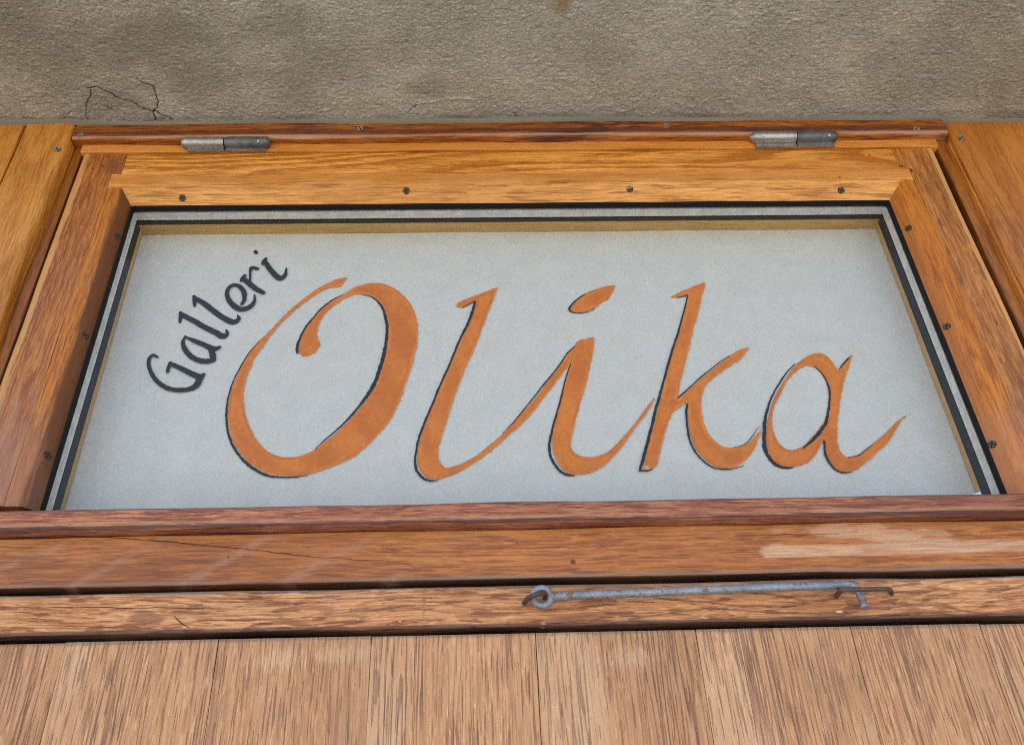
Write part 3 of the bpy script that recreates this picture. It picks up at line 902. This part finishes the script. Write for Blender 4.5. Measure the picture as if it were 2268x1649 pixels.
# hinges
def hinge(u0, um, u1, v, vleaf, pointed):
    y = -0.0245
    a, m, b = P(u0, v, y), P(um, v, y), P(u1, v, y)
    z = a[2]
    zz = lambda t: z + 0 * t
    r = 0.0065
    X0, XM, X1 = a[0], m[0], b[0]
    if pointed:
        prof = [(0, 0.0006), (0.0016, 0.0026), (0.0042, 0.0051), (0.0060, r * 0.97), (0.0066, r)]
    else:
        prof = [(0, 0.0034), (0.0007, 0.0048), (0.0022, 0.0057), (0.0032, 0.0057), (0.0033, 0.0053), (0.0037, 0.0053), (0.0038, r)]
    path = [(X0 + d, y, z) for d, _ in prof] + [(X0 + (XM - X0) * t - 0.0006 * (t == 1), y, z) for t in (0.3, 0.6, 0.9, 1)]
    rad = [q for _, q in prof] + [r, r, r, r * 0.94]
    k = link('hinge_barrel', tube(path, rad, 20, jit=0.01), m_steel, win)
    bm = bmesh.new()
    box(bm, X0 + 0.007, XM - 0.0005, -0.0218, -0.0195, ZT + 0.0003, z - 0.001)
    box(bm, X0 + 0.007, XM - 0.0005, y, -0.0196, z - 0.0028, z - 0.0012)
    link('hinge_leaf', bm, m_steel, k, smooth=False)
    prof = [(0.0038, r * 0.98), (0.003, 0.0054), (0.0012, 0.0042), (0, 0.002)] if not pointed else [(0.004, r * 0.98), (0.002, 0.0052), (0.0006, 0.0038), (0, 0.001)]
    path = [(XM + 0.0006 + (X1 - XM) * t, y, z) for t in (0, 0.02, 0.4, 0.7, 0.88)] + [(X1 - d, y, z) for d, _ in prof]
    rad = [r * 0.9, r * 0.97, r, r * 0.97, r * 0.98] + [q for _, q in prof]
    k2 = link('hinge_barrel', tube(path, rad, 20, jit=0.025), m_galv, win)
    bm = bmesh.new()
    box(bm, XM + 0.0012, X1 - 0.005, -0.0224, -0.0199, ZT + 0.0003, z - 0.001)
    box(bm, XM + 0.0012, X1 - 0.005, y, -0.0200, z - 0.0028, z - 0.0012)
    link('hinge_leaf', bm, m_steel, k2, smooth=False)
    s = put(slotted_head(0.0014, 0.3), (X1 - 0.012, y - r * 0.8, z - r * 0.62), (0, -0.8, -0.6))
    link('rivet', s, [m_steel, m_galv], k2)


hinge(402.6, 498, 599.8, 316.5, 341, False)
hinge(1658, 1762.5, 1855, 303.5, 331, True)

# ------------------------------------------------------------------ lettered paper behind the glass
YP = 0.0357
paper = thing('paper_sign', 'pale grey paper sheet behind the glass lettered Galleri Olika', 'sign', (0, YP, 1.84))
bm = bmesh.new()
nx, nz = 60, 26
grid = [[bm.verts.new((-0.412 + 0.824 * i / nx, YP + 0.0006 + 0.0004 * math.sin(i * 0.35 + 0.2 * j) * math.sin(j * 0.41), 1.842 + 0.378 * j / nz)) for i in range(nx + 1)] for j in range(nz + 1)]
for j in range(nz):
    for i in range(nx):
        bm.faces.new((grid[j][i], grid[j][i + 1], grid[j + 1][i + 1], grid[j + 1][i]))
link('paper_sheet', bm, m_paper, paper)
K = 1 / 1.51587


def cA(x, y):
    return ((450 + x / 1.94) * K, (800 + y / 1.94) * K)


def cB(x, y):
    return ((1300 + x / 2.061) * K, (850 + y / 2.061) * K)


def cC(x, y):
    return ((2100 + x / 2.061) * K, (850 + y / 2.061) * K)


YO, YK = YP - 0.0004, YP - 0.0007


def shape(name, label, outlines, cv, mat, y, parent=None, dry=3.2, tips=(), n=6):
    """a painted letter: fine cells inside the traced outline, ragged where the brush ran dry"""
    polys = [np.array(catmull([cv(*p) for p in ol], n, True)) for ol in outlines]
    allp = np.concatenate(polys)
    st = 0.95
    gx = np.arange(allp[:, 0].min() - 6, allp[:, 0].max() + 6, st)
    gy = np.arange(allp[:, 1].min() - 6, allp[:, 1].max() + 6, st)
    X, Y = np.meshgrid(gx, gy)
    ins = np.zeros(X.shape, bool)
    dist = np.full(X.shape, 1e9)
    for q in polys:
        for (ax, ay), (bx, by) in zip(q, np.roll(q, -1, 0)):
            if abs(by - ay) > 1e-9:
                ins ^= ((ay > Y) != (by > Y)) & (X < (bx - ax) * (Y - ay) / (by - ay) + ax)
        dist = np.minimum(dist, segdist(X, Y, [tuple(p) for p in q] + [tuple(q[0])]))
    sd = np.where(ins, dist, -dist)
    gyy, gxx = np.gradient(sd)
    nl = np.hypot(gxx, gyy) + 1e-6
    w = np.clip((-gxx * 0.75 - gyy * 0.55) / nl, 0, 1)
    sdn = int(abs(allp[0, 0] * 7)) % 1000
    ns = vnoise(X + Y * 0.5, Y - X * 0.5, 0.9, 0.22, sdn) + 0.8 * vnoise(X, Y, 0.35, 0.35, sdn + 1)
    fine = vnoise(X, Y, 0.12, 0.12, sdn + 2)
    keep = (sd + ns * (1.2 + dry * w * (0.75 + fine)) - 0.9 * w > 0) & ((sd > 0) | (ns > 0.3))
    keep |= sd > 3.2
    thin = np.clip(0.42 + 0.4 * fine + 0.75 * vnoise(sd, (X - Y), 0.55, 0.02, sdn + 3) + np.clip(1 - sd / 3.5, 0, 1) * w * 0.7, 0, 1)
    for (tx, ty, tr) in tips:
        c = cv(tx, ty)
        f = np.clip(1 - np.hypot(X - c[0], Y - c[1]) / tr, 0, 1)
        keep &= ~((f > 0.05) & (ns + 0.1 < f * 0.95 - 0.35))
        thin = np.clip(thin + f * 0.8, 0, 1)
    # corner points on the plane
    cxg = np.concatenate([gx - st / 2, [gx[-1] + st / 2]])
    cyg = np.concatenate([gy - st / 2, [gy[-1] + st / 2]])
    U, V = np.meshgrid(cxg, cyg)
    R_ = np.stack([U - CX, -(V - CY), np.full(U.shape, -FPX)], -1) @ ROT.T
    W = CAM + R_ * ((y - CAM[1]) / R_[..., 1])[..., None]
    jj, ii = np.nonzero(keep)
    m = len(cxg)
    F = np.stack([jj * m + ii, jj * m + ii + 1, (jj + 1) * m + ii + 1, (jj + 1) * m + ii], -1)
    used, inv = np.unique(F.reshape(-1), return_inverse=True)
    me = bpy.data.meshes.new(name)
    top = Vector(paper.location)
    me.from_pydata((W.reshape(-1, 3)[used] - np.array(top)).tolist(), [], inv.reshape(-1, 4).tolist())
    at = me.attributes.new('thin', 'FLOAT', 'FACE')
    at.data.foreach_set('value', thin[jj, ii].astype(np.float32))
    me.materials.append(mat)
    o = bpy.data.objects.new(name, me)
    COL.objects.link(o)
    o.parent = parent or paper
    if label:
        o['label'] = label
    return o


PXM = 0.80 / 2080.0 * K     # metres per source-pixel, roughly, at the lettering


def strokes(name, label, lst, cv, sc, mat, y, parent, jit=0.06, wmul=1.0):
    """brush strokes: each a list of (x, y, width) in crop pixels"""
    bm = bmesh.new()
    for si, s in enumerate(lst):
        yy = y - 0.00006 * si
        q = catmull([(*cv(a, b), w / sc * K) for a, b, w in s], 7)
        pts = [P(a, b, yy) for a, b, _ in q]
        e = [float(np.linalg.norm(P(a + 1, b, yy) - P(a, b, yy))) for a, b, _ in q]
        wd = [max(0.0004, w * k * wmul) for (_, _, w), k in zip(q, e)]
        # rounded ends
        pts = [pts[0] + (pts[0] - pts[1]) / (np.linalg.norm(pts[0] - pts[1]) + 1e-9) * wd[0] * 0.35] + pts + [pts[-1] + (pts[-1] - pts[-2]) / (np.linalg.norm(pts[-1] - pts[-2]) + 1e-9) * wd[-1] * 0.35]
        wd = [wd[0] * 0.55] + wd + [wd[-1] * 0.5]
        ribbon(bm, pts, wd, jit=jit)
    o = link(name, bm, mat, parent, smooth=False)
    if label:
        o['label'] = label
    return o


def z3(pts, ws):
    return [(a, b, w) for (a, b), w in zip(pts, ws)]


O_out = [(1388, 255), (1330, 262), (1250, 295), (1180, 335), (1100, 395), (1020, 460), (950, 530), (880, 605), (800, 680), (740, 760), (690, 850), (650, 940), (625, 1020), (612, 1100), (612, 1180), (622, 1250),
         (645, 1320), (690, 1390), (740, 1450), (800, 1495), (870, 1528), (950, 1542), (1040, 1545), (1130, 1535), (1220, 1510), (1300, 1480), (1380, 1445), (1440, 1415), (1500, 1365), (1560, 1310), (1620, 1245),
         (1670, 1180), (1710, 1100), (1745, 1020), (1775, 930), (1805, 840), (1830, 750), (1848, 660), (1850, 580), (1838, 510), (1810, 440), (1770, 385), (1720, 340), (1660, 305), (1600, 290), (1540, 290), (1480, 300),
         (1420, 325), (1360, 365), (1290, 400), (1220, 460), (1170, 520), (1120, 580), (1090, 640), (1072, 700), (1078, 745), (1110, 765), (1160, 755), (1200, 715), (1215, 690), (1200, 655), (1195, 600), (1210, 545),
         (1245, 490), (1300, 440), (1360, 400), (1420, 372), (1480, 362), (1540, 375), (1590, 410), (1625, 460), (1645, 530), (1655, 600), (1650, 680), (1638, 760), (1610, 850), (1580, 940), (1540, 1010), (1490, 1080),
         (1430, 1150), (1370, 1215), (1310, 1270), (1250, 1320), (1180, 1370), (1110, 1405), (1050, 1420), (980, 1422), (920, 1408), (860, 1375), (800, 1310), (760, 1240), (730, 1160), (715, 1080), (715, 1000), (730, 920),
         (760, 840), (800, 760), (850, 690), (905, 610), (960, 550), (1030, 480), (1100, 425), (1170, 375), (1240, 335), (1300, 318), (1340, 315), (1370, 285)]
lo = shape('letter', 'orange brush letter O, the largest of the word', [O_out], cA, m_orange, YO)
strokes('letter_outline', None, [
    z3([(815, 668), (745, 748), (690, 840), (645, 930), (617, 1020), (603, 1100), (602, 1180), (612, 1260), (640, 1340), (685, 1410), (740, 1468), (800, 1510), (870, 1542), (950, 1552), (1040, 1552), (1130, 1540)],
       [4, 6, 8, 9, 11, 13, 14, 14, 15, 16, 18, 18, 16, 12, 9, 5]),
    z3([(1365, 362), (1290, 400), (1215, 460), (1165, 518), (1115, 580), (1082, 645), (1063, 705), (1062, 745)], [4, 8, 10, 11, 12, 14, 18, 14]),
    z3([(1475, 362), (1545, 378), (1592, 415), (1625, 465), (1642, 530), (1648, 600), (1640, 680), (1625, 760), (1600, 850), (1568, 935), (1528, 1005), (1480, 1072), (1420, 1145), (1360, 1208), (1300, 1262), (1240, 1312), (1180, 1368)],
       [4, 8, 12, 16, 18, 20, 20, 22, 22, 24, 22, 18, 14, 12, 10, 8, 4])], cA, 1.94, m_black, YK, lo, 0.14, 1.0)

l_out = [(763, 235), (700, 255), (640, 280), (580, 302), (520, 325), (480, 350), (485, 368), (520, 372), (570, 345), (610, 330), (600, 370), (560, 470), (500, 620), (430, 780), (370, 920), (310, 1060), (260, 1180), (225, 1290),
         (208, 1380), (208, 1440), (225, 1490), (265, 1540), (320, 1562), (390, 1552), (470, 1525), (560, 1478), (650, 1418), (740, 1350), (830, 1270), (920, 1190), (1010, 1095), (1080, 1005), (1140, 930), (1200, 850), (1240, 800),
         (1270, 757), (1298, 642), (1250, 692), (1215, 745), (1170, 810), (1100, 895), (1030, 990), (950, 1080), (870, 1170), (790, 1255), (700, 1330), (620, 1395), (540, 1440), (460, 1470), (400, 1478), (360, 1430), (355, 1370),
         (370, 1290), (400, 1200), (430, 1100), (460, 1000), (500, 900), (540, 800), (590, 690), (640, 570), (690, 430), (730, 330), (755, 260)]
ll = shape('letter', 'orange brush letter l, tall stem with a long joining sweep', [l_out], cB, m_orange, YO, tips=())
strokes('letter_outline', None, [
    z3([(518, 374), (565, 350), (612, 328)], [6, 8, 8]),
    z3([(608, 335), (590, 400), (555, 490), (500, 600), (430, 770), (370, 900), (305, 1060), (250, 1190), (215, 1290), (198, 1380), (192, 1440), (205, 1500), (245, 1550), (300, 1570), (350, 1568)],
       [14, 18, 16, 14, 13, 13, 14, 14, 14, 14, 16, 18, 18, 14, 6]),
    z3([(1300, 640), (1245, 690), (1205, 750), (1150, 825), (1090, 895), (1020, 985), (940, 1085), (870, 1170), (800, 1240)], [7, 9, 9, 9, 9, 8, 8, 6, 3])], cB, 2.061, m_black, YK, ll, 0.14, 1.0)
i_out = [(1298, 642), (1320, 605), (1370, 590), (1425, 580), (1432, 600), (1425, 680), (1405, 790), (1380, 900), (1350, 1000), (1320, 1100), (1295, 1200), (1275, 1290), (1275, 1345), (1310, 1385), (1370, 1405), (1440, 1405),
         (1510, 1380), (1570, 1335), (1640, 1260), (1700, 1190), (1760, 1110), (1820, 1030), (1868, 975), (1832, 1050), (1770, 1140), (1700, 1230), (1630, 1330), (1570, 1400), (1500, 1465), (1430, 1505), (1370, 1525), (1300, 1528),
         (1240, 1510), (1190, 1460), (1155, 1390), (1142, 1300), (1150, 1200), (1170, 1110), (1190, 1020), (1215, 920), (1240, 830), (1270, 757)]
i_dot = [(1578, 225), (1540, 222), (1480, 235), (1420, 255), (1365, 280), (1310, 325), (1275, 370), (1270, 395), (1310, 408), (1370, 405), (1430, 380), (1480, 345), (1530, 315), (1555, 280)]
li = shape('letter', 'orange brush letter i with its slanting dot', [i_out], cB, m_orange, YO - 0.0001, tips=((1868, 975, 26),))
ld = shape('letter_dot', None, [i_dot], cB, m_orange, YO - 0.0001, li)
strokes('letter_outline', None, [
    z3([(1368, 280), (1310, 320), (1268, 365), (1260, 388), (1285, 406), (1340, 410), (1400, 400), (1440, 378)], [8, 10, 12, 14, 10, 7, 5, 3])], cB, 2.061, m_black, YK, li, 0.14, 1.0)
strokes('letter_outline', None, [
    z3([(1272, 762), (1250, 815), (1228, 890), (1205, 990), (1180, 1080), (1152, 1180), (1130, 1270), (1122, 1330), (1128, 1395), (1155, 1450), (1200, 1505), (1250, 1530), (1300, 1535)],
       [6, 8, 9, 10, 12, 13, 16, 18, 18, 20, 20, 16, 6])], cB, 2.061, m_black, YK, li, 0.14, 1.0)
k_out = [(555, 205), (500, 215), (430, 245), (370, 268), (335, 290), (312, 302), (360, 305), (432, 285), (425, 340), (400, 440), (370, 540), (345, 620), (310, 740), (280, 850), (250, 960), (225, 1070), (195, 1180), (165, 1290),
         (140, 1390), (112, 1495), (165, 1490), (215, 1465), (235, 1400), (255, 1320), (275, 1240), (305, 1150), (325, 1105), (380, 1060), (424, 1038), (430, 1100), (440, 1200), (460, 1290), (495, 1360), (545, 1420), (610, 1465),
         (680, 1485), (750, 1478), (820, 1440), (880, 1370), (920, 1290), (945, 1210), (900, 1260), (850, 1310), (790, 1335), (720, 1342), (660, 1325), (600, 1275), (560, 1215), (535, 1140), (525, 1060), (530, 980), (560, 910),
         (610, 860), (690, 800), (780, 745), (815, 710), (855, 652), (790, 665), (730, 700), (660, 755), (590, 810), (520, 865), (450, 930), (395, 970), (362, 998), (375, 930), (395, 830), (430, 700), (460, 570), (490, 470),
         (515, 370), (535, 280)]
lk = shape('letter', 'orange brush letter k', [k_out], cC, m_orange, YO, tips=((945, 1210, 16), (150, 1480, 14)))
strokes('letter_outline', None, [
    z3([(358, 304), (395, 297), (432, 287)], [6, 8, 8]),
    z3([(428, 295), (412, 370), (390, 450), (365, 545), (335, 630), (300, 750), (272, 850), (242, 960), (212, 1070), (183, 1190), (155, 1300), (125, 1410), (100, 1500)], [9, 10, 10, 14, 14, 15, 15, 16, 18, 20, 20, 20, 16]),
    z3([(95, 1502), (150, 1500), (190, 1490)], [10, 12, 5]),
    z3([(360, 998), (400, 965), (450, 920), (520, 855), (590, 800), (650, 752), (720, 705)], [9, 9, 8, 8, 7, 6, 4]),
    z3([(428, 1040), (420, 1100), (428, 1200), (445, 1290), (480, 1365), (530, 1425), (600, 1475), (670, 1490), (740, 1488), (820, 1465)], [14, 14, 15, 14, 13, 12, 11, 10, 8, 4]),
    z3([(745, 1340), (820, 1320), (870, 1275), (910, 1215), (935, 1195)], [3, 5, 6, 4, 3])], cC, 2.061, m_black, YK, lk, 0.14, 1.0)
a_out = [(1570, 705), (1535, 725), (1475, 805), (1440, 760), (1395, 710), (1340, 688), (1280, 700), (1220, 735), (1160, 790), (1110, 860), (1060, 940), (1025, 1010), (1000, 1090), (980, 1180), (975, 1270), (985, 1350), (1010, 1410),
         (1060, 1455), (1130, 1475), (1200, 1470), (1260, 1445), (1310, 1400), (1345, 1340), (1375, 1290), (1385, 1360), (1410, 1430), (1450, 1485), (1510, 1510), (1570, 1505), (1640, 1465), (1710, 1405), (1770, 1350), (1830, 1290),
         (1880, 1210), (1920, 1150), (1970, 1100), (1880, 1160), (1800, 1240), (1720, 1310), (1640, 1375), (1580, 1405), (1530, 1405), (1490, 1370), (1470, 1310), (1470, 1200), (1480, 1090), (1495, 980), (1520, 860), (1550, 780)]
a_hole = [(1280, 780), (1330, 800), (1375, 860), (1405, 920), (1410, 990), (1400, 1080), (1380, 1150), (1340, 1210), (1290, 1270), (1230, 1330), (1170, 1355), (1110, 1350), (1060, 1305), (1025, 1230), (1015, 1150), (1030, 1060),
          (1070, 980), (1110, 900), (1170, 830), (1230, 785)]
la = shape('letter', 'orange brush letter a with a closed bowl and sweeping tail', [a_out, a_hole], cC, m_orange, YO - 0.0001, tips=((1970, 1100, 16), (1750, 1400, 10)))
strokes('letter_outline', None, [
    z3([(1172, 762), (1110, 830), (1060, 905), (1015, 985), (985, 1070), (965, 1160), (960, 1260), (965, 1340), (990, 1405), (1040, 1460), (1100, 1480), (1160, 1480)], [6, 9, 10, 11, 16, 22, 26, 28, 26, 24, 20, 6]),
    z3([(1310, 780), (1360, 830), (1395, 890), (1412, 950), (1412, 1020), (1402, 1100), (1385, 1170), (1345, 1235), (1290, 1295), (1230, 1345)], [5, 8, 11, 14, 14, 16, 20, 22, 18, 8]),
    z3([(1478, 798), (1510, 760), (1545, 720)], [5, 9, 10]),
    z3([(1376, 1295), (1380, 1370), (1405, 1435), (1450, 1490), (1510, 1515), (1570, 1508)], [14, 16, 16, 14, 10, 4]),
    z3([(1540, 1408), (1610, 1395), (1660, 1360), (1720, 1310)], [4, 6, 6, 3])], cC, 2.061, m_black, YK, la, 0.14, 1.0)

GAL = [('black letter G', [[(155, 772, 14), (120, 758, 22), (96, 790, 24), (98, 835, 24), (124, 895, 26), (170, 945, 30), (235, 978, 32), (310, 985, 34), (370, 975, 38), (408, 950, 44), (432, 905, 40), (455, 880, 22)],
                           [(236, 805, 22), (224, 838, 24), (218, 868, 20)], [(240, 815, 30), (300, 842, 34), (360, 872, 38), (425, 900, 42)]]),
       ('small black letter a', [[(335, 632, 12), (318, 672, 22), (332, 720, 32), (370, 765, 34), (425, 792, 38), (480, 798, 40), (520, 788, 34)], [(335, 640, 14), (400, 668, 32), (460, 692, 36), (520, 716, 38), (558, 706, 24)],
                                 [(495, 705, 36), (510, 750, 38), (515, 790, 36)]]),
       ('small black letter l, next to the a', [[(302, 478, 20), (302, 515, 24), (298, 545, 16)], [(308, 492, 34), (380, 530, 36), (450, 570, 38), (520, 605, 40), (578, 635, 42), (605, 618, 26), (600, 592, 10)]]),
       ('small black letter l, next to the e', [[(390, 372, 20), (393, 405, 24), (394, 440, 16)], [(395, 388, 34), (460, 425, 36), (530, 480, 38), (590, 520, 40), (645, 543, 42), (682, 522, 26), (675, 498, 10)]]),
       ('small black letter e', [[(700, 428, 20), (718, 395, 26), (714, 345, 32), (682, 308, 30), (640, 303, 26), (610, 332, 26), (608, 378, 30), (638, 425, 36), (690, 458, 40), (745, 448, 36), (782, 410, 22), (785, 365, 10)]]),
       ('small black letter r', [[(722, 236, 20), (706, 258, 24), (694, 278, 14)], [(706, 255, 32), (745, 288, 36), (792, 325, 36), (842, 352, 30)], [(755, 285, 14), (756, 230, 14), (764, 190, 24), (805, 196, 26)]]),
       ('small black letter i', [[(860, 128, 18), (842, 150, 22), (836, 168, 14)], [(848, 142, 30), (872, 180, 34), (908, 225, 36), (948, 257, 40), (982, 238, 26), (993, 192, 10)], [(790, 82, 24), (797, 94, 22)]])]
for lab, st in GAL:
    strokes('letter', lab, st, cA, 1.94, m_black, YK, paper, 0.04, 1.02)

# a scrap of pale blue paper caught at the foot of the pane
sc_ = thing('paper_scrap', 'small pale blue paper scrap at the lower right of the glass', 'scrap', tuple(P(2172, 1090, -0.0012)))
bm = bmesh.new()
q = [P(*p, -0.0012) for p in ((2118, 1104), (2134, 1100), (2152, 1094), (2171, 1087), (2176, 1099), (2179, 1110), (2118, 1116))]
f = bm.faces.new([bm.verts.new(p) for p in q])
ex = bmesh.ops.extrude_face_region(bm, geom=[f])
bmesh.ops.translate(bm, verts=[v for v in ex['geom'] if isinstance(v, bmesh.types.BMVert)], vec=(0, 0.0003, 0))
link('paper_piece', bm, m_scrap, sc_, smooth=False)

# ------------------------------------------------------------------ door
door = thing('door', 'weathered wooden door with vertical planks below a horizontal top rail', 'door', (0, 0, 0))
YD = -0.022
dr = link('top_rail', extrude(rrect(YD, 0.02, 1.7521, 1.7839, [0.0015, 0, 0, 0.0018]), 'X', -0.595, 0.595, 0.0004), m_doorrail, door)
crack_on(dr, [(0, 1342), (120, 1343), (260, 1345), (380, 1346), (470, 1347)], YD - 0.0006, 0.0005)
crack_on(dr, [(384, 1363), (400, 1380), (420, 1391)], YD - 0.0006, 0.0006)
YPL = -0.018
seams = [-0.595, -0.487, P(147, 1412, YPL)[0], P(485, 1412, YPL)[0], P(822, 1412, YPL)[0], P(1185.5, 1412, YPL)[0], P(1543, 1412, YPL)[0], P(1885, 1395, YPL)[0], P(2172, 1390, YPL)[0], 0.48, 0.595]
for i, (a, b) in enumerate(zip(seams, seams[1:])):
    d = random.uniform(-0.0002, 0.0002)
    link('plank', extrude(rrect(a + 0.00018, b - 0.00018, YPL + d, 0.02, [0.0004, 0.0004, 0, 0]), 'Z', 0.02, 1.7482 + random.uniform(-0.0004, 0.0004), 0.0002, step=0.03), m_plank, door)

# ------------------------------------------------------------------ cabin hook, its eye and its staple
YR0 = YD
yh = YR0 - 0.011
ec = P(1200.8, 1320, yh)
hook = thing('cabin_hook', 'long galvanised hook with rust spots lying along the door rail', 'hook', tuple(ec))
bm = bmesh.new()
R1, r1 = 0.0066, 0.0026
pth = []
for k in range(27):
    t = -0.25 + (2 * math.pi + 0.15) * k / 26
    pth.append((ec[0] + R1 * math.cos(t), yh + 0.0010 * math.sin(t * 0.5), ec[2] + R1 * math.sin(t)))
tube(pth, r1 * 1.04, 12, bm=bm, jit=0.02)
link('eye', bm, m_hook, hook)
e1 = P(1222, 1320, yh)
e2 = P(1240, 1319, yh)
mid = P(1560, 1306, yh)
e3 = P(1850, 1295, yh)
e4 = P(1880, 1295, yh)
e5 = P(1898, 1302, yh - 0.001)
e6 = P(1907, 1322, yh - 0.002)
e7 = P(1916, 1345, yh - 0.003)
path = catmull([e1, e2, P(1400, 1312.5, yh), mid, P(1700, 1300, yh), e3, e4, e5, e6, e7], 8)
rad = np.interp(np.linspace(0, 1, len(path)), [0, 0.5, 0.75, 1], [0.0031, 0.0031, 0.0029, 0.0030])
link('rod', tube(path, list(rad), 14, jit=0.02), m_hook, hook)

eye = thing('screw_eye', 'dark rusty screw eye threaded through the round end of the hook', 'screw eye', tuple(P(1163, 1334, YR0)))
pth = [P(1158, 1337, YR0 + 0.004), P(1163, 1332, YR0 - 0.003), P(1170, 1324, YR0 - 0.012), P(1182, 1317, YR0 - 0.0175), P(1194, 1313, YR0 - 0.0175), P(1205, 1312, YR0 - 0.012), P(1209, 1318, YR0 - 0.005), P(1205, 1325, YR0 + 0.003)]
link('loop', tube(catmull(pth, 7), 0.0019, 12, jit=0.03), m_rust, eye)
staple = thing('wire_staple', 'rusty wire staple holding the bent tip of the hook', 'staple', tuple(P(1910, 1306, YR0)))
pth = [P(1850, 1321, YR0 + 0.004), P(1853, 1318, YR0 - 0.002), P(1859, 1310, YR0 - 0.011), P(1868, 1305.5, YR0 - 0.0185), P(1890, 1304, YR0 - 0.0190), P(1930, 1303.2, YR0 - 0.0185), P(1962, 1303, YR0 - 0.0170), P(1971, 1305, YR0 - 0.010), P(1974, 1311, YR0 - 0.003), P(1974, 1314, YR0 + 0.004)]
link('wire', tube(catmull(pth, 7), 0.0018, 12, jit=0.03), m_rust, staple)

# ------------------------------------------------------------------ the lower members hang slightly out of level
def out_of_level(o, theta, pivot_z, dz):
    """turn about the y axis round the point (0, y, pivot_z) of the object's own space, then lift"""
    o.rotation_euler = (0, theta, 0)
    o.location = Vector(o.location) + Vector((-pivot_z * math.sin(theta), 0, pivot_z * (1 - math.cos(theta)) + dz))


out_of_level(tr, -0.0055, 1.81, 0.0018)
out_of_level(door, -0.0055, 1.77, 0.0020)
out_of_level(rail_b, -0.0050, 0.0, 0.0012)
